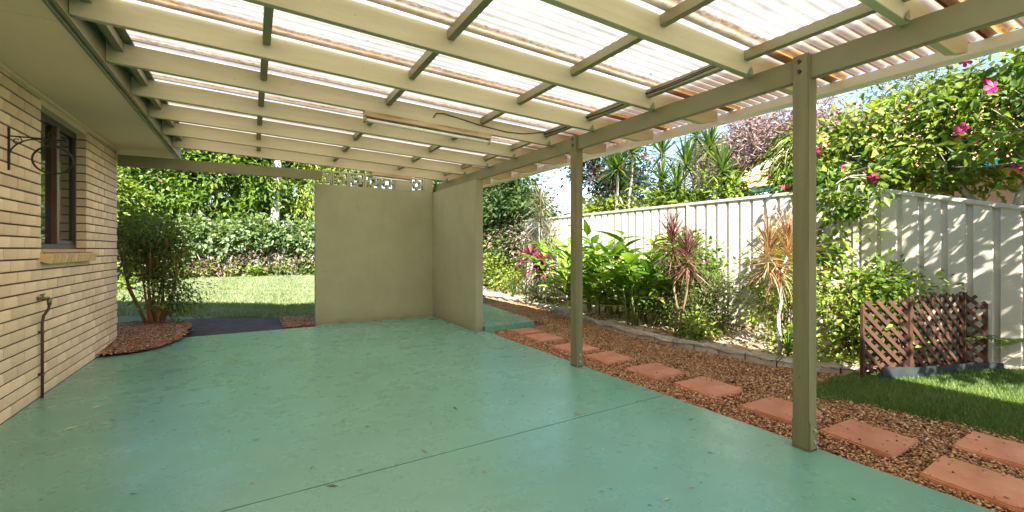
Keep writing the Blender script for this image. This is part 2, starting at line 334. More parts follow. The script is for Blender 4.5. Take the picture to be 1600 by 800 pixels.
def tree(name, label, cat, base, fork, trunk_r, bark, leaf, blobs, n, L, W, group=None, twigs=14, **kw):
    t = thing(name, label, cat, base, group)
    f, CC = foliage('crown', t, leaf, blobs, n, L, W, **kw)
    mb = MB(); limb(mb, base, fork, trunk_r, trunk_r * .7, .05, 6, 8)
    for (c, r) in blobs: limb(mb, fork, c, trunk_r * .55, trunk_r * .2, .08, 5, 6)
    for k in rng.choice(len(CC), min(twigs, len(CC)), replace=False):
        c = min((Vector(b[0]) for b in blobs), key=lambda q: (q - Vector(CC[k])).length)
        limb(mb, c, CC[k], trunk_r * .2, trunk_r * .06, .1, 4, 5)
    mb.build('trunk', bark, t, smooth=True); return t

# ------------------------------------------------------------------ the setting: ground, slab, paths, beds, lawns
def sheet(name, poly, z, mat, kind='structure', sub=0):
    mb = MB(); mb.quad(*[(x, y, z if not callable(z) else z(x, y)) for x, y in poly])
    return tag(mb.build(name, mat), kind=kind)
def gridsheet(name, x0, x1, y0, y1, nx, ny, zf, mat, keep=None):
    X, Y = np.meshgrid(np.linspace(x0, x1, nx), np.linspace(y0, y1, ny)); Z = zf(X, Y)
    V = np.stack([X, Y, Z], -1).reshape(-1, 3); i = np.arange(nx - 1)[None] + np.arange(ny - 1)[:, None] * nx
    F = np.stack([i, i + 1, i + nx + 1, i + nx], -1).reshape(-1, 4)
    if keep is not None:
        cx = V[F].mean(1); F = F[keep(cx[:, 0], cx[:, 1])]
    me = npmesh(name, V, F); me.materials.append(mat); me.polygons.foreach_set('use_smooth', [True] * len(me.polygons))
    o = bpy.data.objects.new(name, me); COL.objects.link(o); return tag(o, kind='structure')
sheet('ground', [(-300, -300), (300, -300), (300, 300), (-300, 300)], -.16, M['dirt'])
# slab with the mulched corner left out
SE = 2.95
def slab_poly(z0, z1, pts, mat, name, parent=None):
    mb = MB(); n = len(pts); k = 0
    mb.v = [(x, y, z0) for x, y in pts] + [(x, y, z1) for x, y in pts]
    mb.f = [tuple(range(n))[::-1], tuple(range(n, 2 * n))] + [(i, (i + 1) % n, n + (i + 1) % n, n + i) for i in range(n)]
    return mb.build(name, mat, parent)
slab = thing('patio_slab', None, None); slab['kind'] = 'structure'
slab_poly(-.14, 0, [(-1.494, -5), (SE, -5), (SE, 2.622), (-1.494, 2.385)], M['slab'], 'slab_section', slab)
slab_poly(-.14, 0, [(-1.494, 2.395), (SE, 2.632), (SE, 7.75), (2.9, 7.9), (.9, 7.9), (.86, 7.62), (-.85, 7.56), (-.88, 7.25), (-.98, 6.98), (-1.15, 6.84), (-1.494, 6.80)], M['slab'], 'slab_section', slab)
slab_poly(-.14, -.012, [(-1.494, 2.385), (SE, 2.622), (SE, 2.632), (-1.494, 2.395)], M['under_gravel'], 'joint_filler', slab)
step = slab_poly(-.14, .05, [(2.97, 6.02), (3.90, 6.12), (4.0, 6.5), (4.2, 8.5), (2.97, 8.55)], M['slab'], 'concrete_step')
tag(step, 'low green painted concrete pad beside the gravel, behind the end wall', 'concrete pad')
# edging line and gravel bed
EDGE = [(5.12, 10.4), (5.22, 9.5), (5.24, 8.7), (5.20, 7.9), (5.02, 6.9), (4.86, 6.2), (4.72, 5.6), (4.66, 4.9), (4.63, 4.3), (4.64, 3.9), (4.69, 3.4), (4.72, 3.05), (4.78, 2.75), (4.93, 2.45), (5.10, 2.12)]
ey = np.array([p[1] for p in EDGE][::-1]); ex = np.array([p[0] for p in EDGE][::-1])
def edge_x(y): return np.interp(y, ey, ex)
LAWN = [(3.98, 2.16), (4.10, 2.03), (4.24, 1.75), (4.28, 1.52), (4.31, 1.16), (4.36, .9), (4.45, .4), (4.5, -1.5)]
ly = np.array([p[1] for p in LAWN][::-1]); lx = np.array([p[0] for p in LAWN][::-1])
def lawn_x(y): return np.interp(y, ly, lx)
gridsheet('gravel_path', 2.94, 5.4, -2, 10.6, 30, 120, lambda X, Y: -.05 + 0 * X, M['under_gravel'], lambda x, y: np.where(y > 2.1, x < edge_x(y) + .08, x < lawn_x(y) + .15))
def lawn_z(X, Y): return -.045 + np.clip((X - 4.2) / 2.0, 0, 1) * .12
gridsheet('lawn', 3.9, 6.35, -3, 2.2, 40, 60, lambda X, Y: lawn_z(X, Y) - .004, M['turf'], lambda x, y: x > lawn_x(y) - .02)
def bed_z(X, Y): return .035 + np.clip((X - edge_x(Y)) / 1.2, 0, 1) * .045 + .018 * np.sin(X * 7.3 + Y * 3.1) * np.sin(Y * 5.7) + .01 * np.sin(X * 19) * np.sin(Y * 17)
gridsheet('garden_bed', 4.6, 6.4, 1.75, 16, 60, 300, bed_z, M['soil'], lambda x, y: (x > edge_x(y) - .03) & (y > 2.1 - (x - 5.1) * .30))
def far_z(X, Y): return -.06 + np.clip((Y - 9) / 6, 0, 1) * .16
gridsheet('back_lawn', -16, 6.1, 7.3, 26, 60, 60, lambda X, Y: far_z(X, Y) - .008, M['turf_far'], lambda x, y: (y > 9.3) | (x < -1.6) | (y > 8.0))
sheet('dark_path', [(-3.2, 7.9), (-1.2, 7.58), (.40, 7.58), (.58, 8.2), (.46, 9.2), (.1, 9.62), (-.4, 10.1), (-1.0, 10.55), (-1.7, 10.62), (-3.2, 10.7)], -.045, M['dark_pad'])
sheet('mulch_bed', [(.40, 7.60), (2.0, 7.9), (2.0, 9.0), (.5, 9.25)], -.037, M['mulch'])
corner = gridsheet('corner_mulch', -2.6, -.6, 6.5, 9.3, 50, 60, lambda X, Y: .012 + .06 * np.exp(-((X + 1.35) ** 2 + (Y - 8.3) ** 2 * .4) * 1.6), M['mulch'],
                   lambda x, y: np.abs((x + 1.5) / .69) ** 3 + np.abs((y - 7.9) / 1.26) ** 3 < 1.0)

# loose pebbles, chips and grass: real pieces, joined as stuff
def pebbles(name, P, s, mat, flat=.6, tint=None):
    n = len(P); o = np.array([[1, 0, 0], [0, 1, 0], [-1, 0, 0], [0, -1, 0], [0, 0, 1], [0, 0, -1]], float)
    V = o[None] * (s[:, None, None] * (.6 + .8 * rng.random((n, 6, 1)))) * np.array([1.15, .85, flat])
    a = rng.random(n) * 6.283; c_, s_ = np.cos(a)[:, None], np.sin(a)[:, None]; tl = (rng.random(n) - .5)[:, None] * 1.0
    x, y, z = V[..., 0], V[..., 1], V[..., 2]; z = z + x * tl
    V = np.stack([x * c_ - y * s_, x * s_ + y * c_, z], -1) + P[:, None]
    f = np.array([[0, 1, 4], [1, 2, 4], [2, 3, 4], [3, 0, 4], [1, 0, 5], [2, 1, 5], [3, 2, 5], [0, 3, 5]])
    F = (np.arange(n)[:, None, None] * 6 + f[None]).reshape(-1, 3)
    me = npmesh(name, V.reshape(-1, 3), F, np.repeat(np.clip(rng.beta(2, 2.2, n) if tint is None else tint, 0, 1), 6)); me.materials.append(mat)
    ob = bpy.data.objects.new(name, me); COL.objects.link(ob); return ob
n = 130000
gx = 2.93 + rng.random(n) * 2.5; gy = -.6 + rng.random(n) ** 1.35 * 11
k = np.where(gy > 2.1, gx < edge_x(gy) + .04, gx < lawn_x(gy) + .06 * rng.normal(size=n)); gx, gy = gx[k], gy[k]
k = (gx > 2.95 + .012 * rng.random(len(gx))) & ~((gx < 4.2) & (gy > 6.1) & (gy < 8.5)); gx, gy = gx[k], gy[k]
s = .0065 + .0055 * rng.random(len(gx)) + gy * .0006
g = pebbles('gravel', np.stack([gx, gy, -.045 + .018 * rng.random(len(gx)) + .008 * np.sin(gx * 9) * np.sin(gy * 7)], 1), s, M['pebble'], .55)
tag(g, 'brown and tan pebble gravel between the green slab and the block edging', None, kind='stuff')
n = 16000; mx_ = -2.2 + rng.random(n) * 1.6; my = 6.5 + rng.random(n) * 2.8
k = (np.abs((mx_ + 1.5) / .70) ** 3 + np.abs((my - 7.9) / 1.28) ** 3 < 1.02 + .05 * rng.normal(size=n)) & (mx_ > -2.2); mx_, my = mx_[k], my[k]
mz = .016 + .065 * np.exp(-((mx_ + 1.35) ** 2 + (my - 8.3) ** 2 * .4) * 1.6) + .014 * rng.random(len(mx_))
tag(pebbles('mulch', np.stack([mx_, my, mz], 1), .010 + .014 * rng.random(len(mx_)), M['chip'], .3), 'brown bark mulch heaped at the house corner under the shrub', kind='stuff')
n = 9000; mx_ = .4 + rng.random(n) * 1.6; my = 7.9 + rng.random(n) * 1.2
k = mx_ > .4 + .1 * rng.random(n); tag(pebbles('leaf_mulch', np.stack([mx_[k], my[k], -.03 + .02 * rng.random(k.sum())], 1), .012 + .014 * rng.random(k.sum()), M['chip'], .3), 'brown leaf mulch between the dark path and the end wall', kind='stuff')
n = 7000; bx = 4.7 + rng.random(n) * 1.5; by = 2 + rng.random(n) ** 1.3 * 9
k = (bx > edge_x(by) + .12) & (by > 2.2 - (bx - 5.1) * .3) & (np.sin(bx * 5 + by * 2.1) + np.sin(by * 3.3) + rng.normal(size=n) * .8 > .1); bx, by = bx[k], by[k]
tag(pebbles('bed_litter', np.stack([bx, by, bed_z(bx, by) + .008], 1), .010 + .016 * rng.random(len(bx)), M['chip'], .22), 'dry leaf litter scattered over the sandy garden bed', kind='stuff')
def blades(name, x, y, z, h, wd, mat, lab, lean=.45):
    n = len(x); a = rng.random(n) * 6.283; ln = lean * rng.normal(size=(n, 2)) * h[:, None]
    V = np.empty((n, 3, 3)); dx, dy = np.cos(a) * wd, np.sin(a) * wd
    V[:, 0] = np.stack([x - dx, y - dy, z], 1); V[:, 1] = np.stack([x + dx, y + dy, z], 1); V[:, 2] = np.stack([x + ln[:, 0], y + ln[:, 1], z + h], 1)
    t = np.clip(.45 + .2 * rng.normal(size=n) + .18 * np.sin(x * 4 + y * 2.7) * np.sin(y * 3.1), 0, 1)
    me = npmesh(name, V.reshape(-1, 3), np.arange(n * 3).reshape(-1, 3), np.repeat(t, 3)); me.materials.append(mat)
    ob = bpy.data.objects.new(name, me); COL.objects.link(ob); return tag(ob, lab, kind='stuff')
n = 150000; x = 3.95 + rng.random(n) * 2.3; y = -1 + rng.random(n) * 3.2
k = (x > lawn_x(y) + .05 * rng.normal(size=n)) & (y < 2.2 - np.maximum(0, x - 4.75) * .58) & ~((x > 6.0) & (rng.random(n) < .7)) ; x, y = x[k], y[k]
blades('grass', x, y, lawn_z(x, y),   .020 + .030 * rng.random(len(x)), .0022 + .0016 * rng.random(len(x)), M['grass'], 'short green lawn grass beside the gravel path')
n = 150000; x = -5 + rng.random(n) * 10; y = 8.8 + 13 * rng.random(n) ** 1.2
k = ~((x > -3.2) & (x < .62) & (y < 10.7 - np.maximum(0, x + 1.6) * .72 + .06 * rng.normal(size=n))) & ~((x > .4) & (y < 9.2)); x, y = x[k], y[k]
blades('back_grass', x, y, far_z(x, y), .03 + .05 * rng.random(len(x)), .004 + .0005 * y, M['grass_far'], 'mown back lawn half in sun behind the patio')

# ------------------------------------------------------------------ stepping stones
PAV = [[(3.36, 6.0), (3.74, 5.98), (3.72, 5.61), (3.33, 5.58)], [(3.32, 5.47), (3.70, 5.47), (3.70, 5.04), (3.27, 5.0)], [(3.26, 4.74), (3.70, 4.72), (3.69, 4.31), (3.25, 4.30)],
       [(3.29, 4.12), (3.70, 4.13), (3.69, 3.72), (3.26, 3.70)], [(3.27, 3.46), (3.73, 3.46), (3.70, 3.05), (3.27, 3.05)], [(3.31, 2.86), (3.75, 2.87), (3.69, 2.43), (3.26, 2.42)],
       [(3.29, 2.21), (3.74, 2.20), (3.70, 1.80), (3.28, 1.80)], [(3.31, 1.64), (3.72, 1.63), (3.67, 1.23), (3.26, 1.22)], [(3.14, 1.05), (3.55, 1.08), (3.52, .64), (3.11, .63)], [(3.76, 1.10), (4.18, 1.12), (4.16, .72), (3.74, .71)]]
PL = ['farthest terracotta stepping stone, beside the raised green concrete pad', 'small terracotta stepping stone just after the farthest one by the green pad', 'terracotta stepping stone half hidden behind the slim middle post',
      'terracotta stepping stone just to the right of the foot of the middle post', 'fifth terracotta stepping stone from the far end, midway between both posts', 'sixth terracotta stepping stone from the far end, in line with the slab joint',
      'terracotta stepping stone partly hidden behind the nearest post', 'terracotta stepping stone just past the nearest post, fully in view beside the lawn', 'big nearest terracotta stepping stone with dark specks, touching the right edge by the slab',
      'terracotta stepping stone set beside the lawn, outermost of the nearest pair']
for q, lab in zip(PAV, PL):
    c = Vector((sum(p[0] for p in q) / 4, sum(p[1] for p in q) / 4, -.05)); mb = MB(); tlt = [random.uniform(-.004, .004) for _ in q]
    mb.v = [(x - c.x, y - c.y, 0) for x, y in q] + [(x - c.x, y - c.y, .038 + t) for (x, y), t in zip(q, tlt)]
    mb.f = [(3, 2, 1, 0), (4, 5, 6, 7), (0, 1, 5, 4), (1, 2, 6, 5), (2, 3, 7, 6), (3, 0, 4, 7)]
    o = bpy.data.objects.new('stepping_stone', mb.mesh('stepping_stone', .008, 2)); o.data.materials.append(M['paver']); COL.objects.link(o); o.location = c
    tag(o, lab, 'stepping stone', 'terracotta stepping stones in the gravel')
pp = []
for q in PAV:
    for k in range(26):
        i = random.randrange(4); u = random.random(); a, b = q[i], q[(i + 1) % 4]; e = Vector((a[0] + (b[0] - a[0]) * u, a[1] + (b[1] - a[1]) * u)); c = Vector((sum(p[0] for p in q) / 4, sum(p[1] for p in q) / 4)); e = e.lerp(c, random.random() ** 2 * .5 + .04); pp.append((e.x, e.y, -.008))
pp = np.array(pp); tag(pebbles('loose_gravel', pp, .005 + .005 * rng.random(len(pp)), M['pebble'], .6), 'loose pebbles kicked onto the stepping stones', kind='stuff')
# ------------------------------------------------------------------ block edging
ed = thing('garden_edging', 'curved row of grey concrete edging blocks holding back the garden bed', 'garden edging', (4.7, 4, -.05))
pts = [Vector((x, y, 0)) for x, y in EDGE]; seglen = [(pts[i + 1] - pts[i]).length for i in range(len(pts) - 1)]
def along(d):
    for i, L in enumerate(seglen):
        if d <= L: return pts[i].lerp(pts[i + 1], d / L)
        d -= L
    return pts[-1]
tot = sum(seglen); d = 0
while d < tot - .1:
    L = random.uniform(.27, .32); a, b = along(d), along(min(d + L, tot)); dr = (b - a).normalized(); nrm = Vector((-dr.y, dr.x, 0)) * -1
    if nrm.x < 0: nrm = -nrm
    a += dr * .006; b -= dr * .006; hh = .080 + random.uniform(-.003, .003); mb = MB()
    mb.bar(a + nrm * .05 + Vector((0, 0, -.02 + random.uniform(-.002, .002))), b + nrm * .05 + Vector((0, 0, -.02 + random.uniform(-.002, .002))), .10, hh * 2)
    mb.build('edging_block', M['edging'], ed, .005, 2); d += L

# ------------------------------------------------------------------ house: brick wall, window, eave
hs = thing('brick_house', 'tan brick house wall with one window under the wide eave', 'house', (-1.494, 6, 0))
WX = -1.494; CH = .0862; Y0, Y1 = 5.115, 6.28; ZS, ZT = 1.19, 2.36; YE = 7.53
core = MB()
core.box(-1.75, WX - .010, -5, Y0 - .006, -.1, 2.457).box(-1.75, WX - .010, Y1 + .006, YE - .006, -.1, 2.457).box(-1.75, WX - .010, Y0 - .006, Y1 + .006, -.1, ZS - .10).box(-1.75, WX - .03, Y0 - .006, Y1 + .006, 2.40, 2.457)
core.box(-9, -1.74, YE - .25, YE - .006, -.1, 2.457); core.build('wall', M['mortar'], hs)
def brick_mesh(L):
    mb = MB(); mb.box(-.11, 0, 0, L, 0, CH - .0125); me = mb.mesh('brick', .0025, 1); me.materials.append(M['brick']); return me
BM = {}
far_bricks = MB(); nb = 0; cand = []
for r in range(29):
    z = r * CH; off = -.112 * (r % 2); y = -5.04 + off
    while y < YE:
        segs = [(y, min(y + .2165, YE))]; y += .224
        if ZS - .06 < z + CH / 2 < 2.40:
            out = []
            for a, b in segs:
                if b <= Y0 or a >= Y1: out.append((a, b)); continue
                if a < Y0: out.append((a, Y0))
                if b > Y1: out.append((Y1, b))
            segs = out
        for a, b in segs:
            if b - a > .03 and z < 2.42: cand.append((a, b, z))
vis = [c for c in cand if c[1] > 4.30]; vis.sort(key=lambda c: c[0]); 
keep = set(id(c) for c in vis[:300])
for c in cand:
    a, b, z = c; top = min(CH - .0125, 2.452 - z)
    if id(c) in keep:
        L = round(b - a, 3)
        if L not in BM: BM[L] = brick_mesh(L)
        o = bpy.data.objects.new('brick', BM[L]); link(o, hs); o.location = (random.uniform(-.0015, .0015), a - 6, z + .004 + (0 if top == CH - .0125 else 0))
    else: far_bricks.box(WX - .11, WX + random.uniform(-.0015, .0015), a, b, z + .004, z + .004 + top)
fb = far_bricks.build('brickwork', M['brick'], hs); fb['kind'] = 'stuff'
rv = MB()
# sill of bricks on edge, sloping out
nS = 15; sw = (Y1 + .10 - (Y0 - .02)) / nS; sm = MB(); sm.v = [(-.10, 0, .0), (.055, 0, -.052), (.040, 0, -.125), (-.10, 0, -.085), (-.10, sw - .007, 0), (.055, sw - .007, -.052), (.040, sw - .007, -.125), (-.10, sw - .007, -.085)]
sm.f = [(0, 1, 2, 3), (7, 6, 5, 4), (0, 4, 5, 1), (1, 5, 6, 2), (2, 6, 7, 3), (3, 7, 4, 0)]
sme = sm.mesh('sill_brick', .004, 2); sme.materials.append(M['sillbrick'])
for k in range(nS):
    o = bpy.data.objects.new('sill_brick', sme); link(o, hs); o.location = (.012, Y0 - .02 + k * sw - 6, ZS + .012)
MB().box(-1.58, WX + .028, Y0 - .016, Y1 + .09, ZS - .105, ZS - .02).build('sill_mortar', M['mortar'], hs)
# window
win = bpy.data.objects.new('window', None); link(win, hs); win.location = (0, 0, 0)
XF = -1.60
fr = MB().box(XF - .03, XF + .03, Y0 + .002, Y1 - .002, ZS + .0, ZS + .055).box(XF - .03, XF + .03, Y0 + .002, Y1 - .002, ZT - .04, ZT + .02)
fr.box(XF - .03, XF + .03, Y0 + .002, Y0 + .045, ZS + .055, ZT - .04).box(XF - .03, XF + .03, Y1 - .045, Y1 - .002, ZS + .055, ZT - .04); fr.build('window_frame', M['aluminium'], win, .003)
YM = 5.72
MB().box(XF - .025, XF + .045, YM - .03, YM + .03, ZS + .056, ZT - .041).build('mullion', M['timber_brown'], win, .003)
MB().box(XF - .028, XF + .026, YM + .031, YM + .066, ZS + .056, ZT - .041).build('sash_stile', M['aluminium'], win, .003)
MB().box(XF - .028, XF + .022, YM + .066, Y1 - .046, ZS + .056, ZS + .092).build('sash_rail', M['aluminium'], win, .003)
MB().box(XF - .004, XF + .004, Y0 + .045, YM - .03, ZS + .055, ZT - .04).build('pane', M['glass'], win)
MB().box(XF - .002, XF + .006, YM + .066, Y1 - .045, ZS + .092, ZT - .041).build('pane', M['glass'], win)
MB().box(XF - .02, WX - .002, Y0 + .003, Y1 - .003, ZT + .021, 2.455).build('window_head', M['soffit'], hs)
# eave: soffit sheets, cover strip, fascia
sy = [-5, -2.6, -.2, 2.2, 3.42, 5.8, 8.1]
for a, b in zip(sy[:-1], sy[1:]): MB().box(-1.72, -.922, a + .003, b - .003, 2.458, 2.468).build('soffit_sheet', M['soffit'], hs)
MB().box(WX - .0, WX + .03, -5, YE, 2.432, 2.457).build('soffit_strip', M['soffit'], hs, .004)
MB().box(-.920, -.900, -5, 8.1, 2.445, 2.66).build('fascia', M['green_dark'], hs, .003)
MB().box(-.899, -.872, -5, 7.95, 2.462, 2.488).build('fascia_moulding', M['paint'], hs, .006, 2)
MB().box(-.899, -.889, -5, 7.95, 2.500, 2.64).build('ledger', M['paint'], hs, .003)
rf = MB(); rf.v = [(-.82, -5, 2.70), (-.82, 8.15, 2.70), (-5.2, 8.15, 4.6), (-5.2, -5, 4.6), (-9.6, 8.15, 2.70), (-9.6, -5, 2.70), (-.82, -5, 2.664), (-.82, 8.15, 2.664), (-5.2, 8.15, 4.5), (-5.2, -5, 4.5), (-9.6, 8.15, 2.664), (-9.6, -5, 2.664)]
rf.f = [(0, 1, 2, 3), (3, 2, 4, 5), (7, 6, 9, 8), (9, 11, 10, 8), (0, 6, 7, 1), (1, 7, 8, 2), (2, 8, 10, 4), (3, 9, 6, 0), (5, 11, 9, 3)]
rf.build('roof', M['rooftile'], hs)
gb = MB(); gb.v = [(-1.74, YE - .01, 2.457), (-8.7, YE - .01, 2.457), (-5.2, YE - .01, 4.4), (-1.74, YE - .2, 2.457), (-8.7, YE - .2, 2.457), (-5.2, YE - .2, 4.4)]; gb.f = [(0, 1, 2), (5, 4, 3), (0, 2, 5, 3), (1, 4, 5, 2), (0, 3, 4, 1)]; gb.build('gable', M['soffit'], hs)

# ------------------------------------------------------------------ patio cover: posts, beam, rafters, battens, sheets
pc = thing('patio_cover', 'khaki timber patio roof with translucent corrugated sheets on posts', 'patio roof', (2.9, 1.5, 0))
def zr(x): return 2.505 - .045 * (x + .865)          # rafter underside
RY = [-2.1, -1.35, -.6, .2, 1.02, 1.84, 2.68, 3.44, 4.17, 4.94, 5.69, 6.45, 7.2]
XB0, XB1 = 2.872, 2.918
for y in RY:
    mb = MB(); k = 0; x0, x1 = -.888, 3.66; h = .15; tw = .022
    prof = [(x0, zr(x0)), (3.46, zr(3.46)), (x1, zr(x1) + .055), (x1, zr(x1) + h), (x0, zr(x0) + h)]
    n = len(prof); mb.v = [(x, y - tw, z) for x, z in prof] + [(x, y + tw, z) for x, z in prof]
    mb.f = [tuple(range(n)), tuple(range(n, 2 * n))[::-1]] + [(i, (i + 1) % n, n + (i + 1) % n, n + i) for i in range(n)]
    mb.build('rafter', M['rafter'], pc, .0025)
    # skewed plate and splinter of packing where rafter meets beam
    pk = MB(); pk.v = [(2.800, y - .0245, zr(2.8) + .0), (2.862, y - .0245, zr(2.8)), (2.836, y - .034, zr(2.8) + .055), (2.800, y - .030, zr(2.8)), (2.862, y - .030, zr(2.8))]
    pk.f = [(0, 1, 2), (3, 2, 4), (0, 2, 3), (1, 4, 2), (0, 3, 4, 1)]
    if y > .5: pk.build('packer', M['green_dark'], pc)
NX = [-.80, .07, 1.07, 2.02, 2.80]
for i in range(len(RY) - 1):
    for x in NX:
        zt = zr(x) + .148; dx = random.uniform(-.012, .012)
        MB().box(x + dx - .024, x + dx + .024, RY[i] + .0225, RY[i + 1] - .0225, zt - .062, zt).build('batten', M['paint'], pc, .002)
for x in NX: MB().box(x - .024, x + .024, 7.2225, 7.85, zr(x) + .086, zr(x) + .148).build('batten', M['paint'], pc, .002)
MB().box(XB0, XB1, -2.5, 3.70, 2.212, 2.352).build('beam', M['paint'], pc, .004, 2)
MB().box(XB0, XB1, 3.704, 7.76, 2.212, 2.352).build('beam', M['paint'], pc, .004, 2)
MB().box(-1.493, .93, 7.53, 7.575, 2.262, 2.405).build('lintel_beam', M['paint'], pc, .004, 2)
for y in (1.51, 3.73, -.75):
    MB().box(2.846, 2.936, y - .047, y + .047, .012, 2.362).build('post', M['post'], pc, .005, 2)
    br = MB().box(2.855, 2.928, y - .053, y - .0475, -.01, .17).box(2.855, 2.928, y + .0475, y + .053, -.01, .17).box(2.850, 2.932, y - .053, y + .053, .002, .011); br.build('post_bracket', M['post'], pc, .001)
    for z in (.055, .125): MB().tube([(2.892, y - .064, z), (2.892, y - .05, z)], .011, 8).build('bolt', M['steel'], pc)
    for z in (2.262, 2.322): MB().tube([(2.836, y + .004, z), (2.849, y + .004, z)], .010, 8).build('bolt', M['iron'], pc)
# sheets: laps sit a little before each rafter
laps = [-2.62] + [y - .115 for y in RY] + [7.95]
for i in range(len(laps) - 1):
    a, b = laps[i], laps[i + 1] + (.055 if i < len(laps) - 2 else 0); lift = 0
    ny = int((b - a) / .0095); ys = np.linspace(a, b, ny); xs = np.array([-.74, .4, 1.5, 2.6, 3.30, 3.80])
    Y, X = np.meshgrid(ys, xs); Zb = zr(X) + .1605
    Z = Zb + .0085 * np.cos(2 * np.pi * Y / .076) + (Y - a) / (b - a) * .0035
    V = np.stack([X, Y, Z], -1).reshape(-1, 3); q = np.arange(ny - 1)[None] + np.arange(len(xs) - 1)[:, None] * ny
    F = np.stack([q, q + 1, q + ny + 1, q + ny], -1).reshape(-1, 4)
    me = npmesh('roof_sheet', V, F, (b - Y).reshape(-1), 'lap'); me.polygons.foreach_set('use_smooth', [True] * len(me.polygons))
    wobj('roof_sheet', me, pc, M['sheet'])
MB().box(-.90, -.735, -2.6, 7.95, zr(-.8) + .158, zr(-.8) + .163).build('flashing', M['green_dark'], pc)
xe = 3.80
g = MB().box(3.770, 3.775, -2.6, 7.95, zr(3.77) + .082, zr(3.77) + .148)  .box(3.776, xe + .085, -2.6, 7.95, zr(xe) + .085, zr(xe) + .089).box(xe + .086, xe + .09, -2.6, 7.95, zr(xe) + .085, zr(xe) + .17); g.build('gutter', M['white'], pc)

# ------------------------------------------------------------------ rendered end wall
ew = thing('rendered_wall', 'khaki rendered corner wall with breeze blocks along its top', 'wall', (1.8, 7.8, 0))
MB().box(.86, 2.795, 7.75, 7.865, -.12, 2.20).build('wall_section', M['render'], ew, .006, 2)
MB().box(2.796, 2.915, 5.96, 7.868, -.12, 2.209).build('wall_section', M['render'], ew, .006, 2)
bs = .252
def breeze(x, parent, clip=1.0):
    mb = MB(); y0, y1 = 7.762, 7.852; z0 = 2.201; t = .026
    a0, a1 = x + .003, x + bs - .003; z1 = z0 + bs - .004; c = (a0 + a1) / 2; zc = (z0 + z1) / 2; q = .064; s_ = .026
    mb.box(a0, a1, y0, y1, z0, z0 + t).box(a0, a1, y0, y1, z1 - t, z1).box(a0, a0 + t, y0, y1, z0 + t, z1 - t).box(a1 - t, a1, y0, y1, z0 + t, z1 - t)
    mb.box(c - q, c + q, y0 + .001, y1, zc - q, zc - q + s_).box(c - q, c + q, y0 + .001, y1, zc + q - s_, zc + q).box(c - q, c - q + s_, y0 + .001, y1, zc - q + s_, zc + q - s_).box(c + q - s_, c + q, y0 + .001, y1, zc - q + s_, zc + q - s_)
    for sx in (-1, 1):
        xa, xb = sorted((c + sx * q, c + sx * (bs / 2 - .003 - t))); mb.box(xa, xb, y0 + .002, y1, zc - .022, zc + .022)
        za, zb = sorted((zc + sx * q, zc + sx * (bs / 2 - .002 - t))); mb.box(c - .022, c + .022, y0 + .002, y1, za, zb)
    mb.build('breeze_block', M['render'], parent)
for i in range(5): breeze(.862 + i * bs, ew)
xw = .862 + 5 * bs
MB().box(xw + .002, xw + .268, 7.752, 7.86, 2.201, 2.45).build('infill_panel', M['render'], ew)
breeze(xw + .27, ew); MB().box(xw + .27 + bs, 2.795, 7.752, 7.86, 2.201, 2.45).build('infill_panel', M['render'], ew)

# ------------------------------------------------------------------ lights, cable
def batten_light(x0, x1, y, label):
    t = thing('fluorescent_light', label, 'light fitting', ((x0 + x1) / 2, y, zr(x0)))
    za, zb = zr(x0), zr(x1)
    def B(x0, x1, dz0, dz1, y0, y1, nm, m, bv=.003):
        mb = MB(); mb.v = [(x, yy, zr(x) + dz) for x in (x0, x1) for yy in (y0, y1) for dz in (dz0, dz1)]
        mb.f = [(0, 1, 3, 2), (4, 6, 7, 5), (0, 4, 5, 1), (2, 3, 7, 6), (1, 5, 7, 3), (0, 2, 6, 4)]; mb.build(nm, m, t, bv)
    B(x0, x1, -.050, -.001, y - .034, y + .034, 'housing', M['rust_shadow'])
    B(x0, x0 + .018, -.098, -.050, y - .026, y + .026, 'end_cap', M['rust_shadow']); B(x1 - .018, x1, -.098, -.050, y - .026, y + .026, 'end_cap', M['rust_shadow'])
    MB().tube([(x0 + .018, y, zr(x0) - .076), (x1 - .018, y, zr(x1) - .076)], .0165, 12).build('tube', M['tube'], t, smooth=True)
batten_light(.86, 2.12, 4.17, 'long brownish fluorescent batten light under a middle rafter')
batten_light(1.60, 2.24, 7.2, 'short cream batten light under the far rafter above the end wall')
cb = MB(); cp = [(1.50, 4.145, zr(1.5) + .055), (1.53, 4.140, zr(1.5) + .10), (1.60, 4.142, zr(1.6) + .112), (1.75, 4.145, zr(1.75) + .10), (2.0, 4.145, zr(2) + .07), (2.3, 4.145, zr(2.3) + .055), (2.5, 4.145, zr(2.5) + .07), (2.64, 4.145, zr(2.6) + .10), (2.76, 4.145, zr(2.75) + .135)]
cb.tube(cp, .005, 6); tag(cb.build('cable', M['cable'], None, smooth=True), 'thin black cable looping along the rafter above the long batten light', 'cable')
for k, (x, ya, yb) in enumerate(((2.768, 1.87, 4.14), )):
    mb = MB(); mb.tube([(x, ya + (yb - ya) * i / 12, zr(x) + .105 + .006 * math.sin(i * 1.7)) for i in range(13)], .006, 6)
    mb.tube([(x - .012, ya + (yb - ya) * i / 12, zr(x) + .118 + .005 * math.sin(i * 1.1 + 1)) for i in range(13)], .004, 6)
    tag(mb.build('cable', M['cable']), 'pair of dark cables fixed along the batten nearest the outer beam', 'cable')

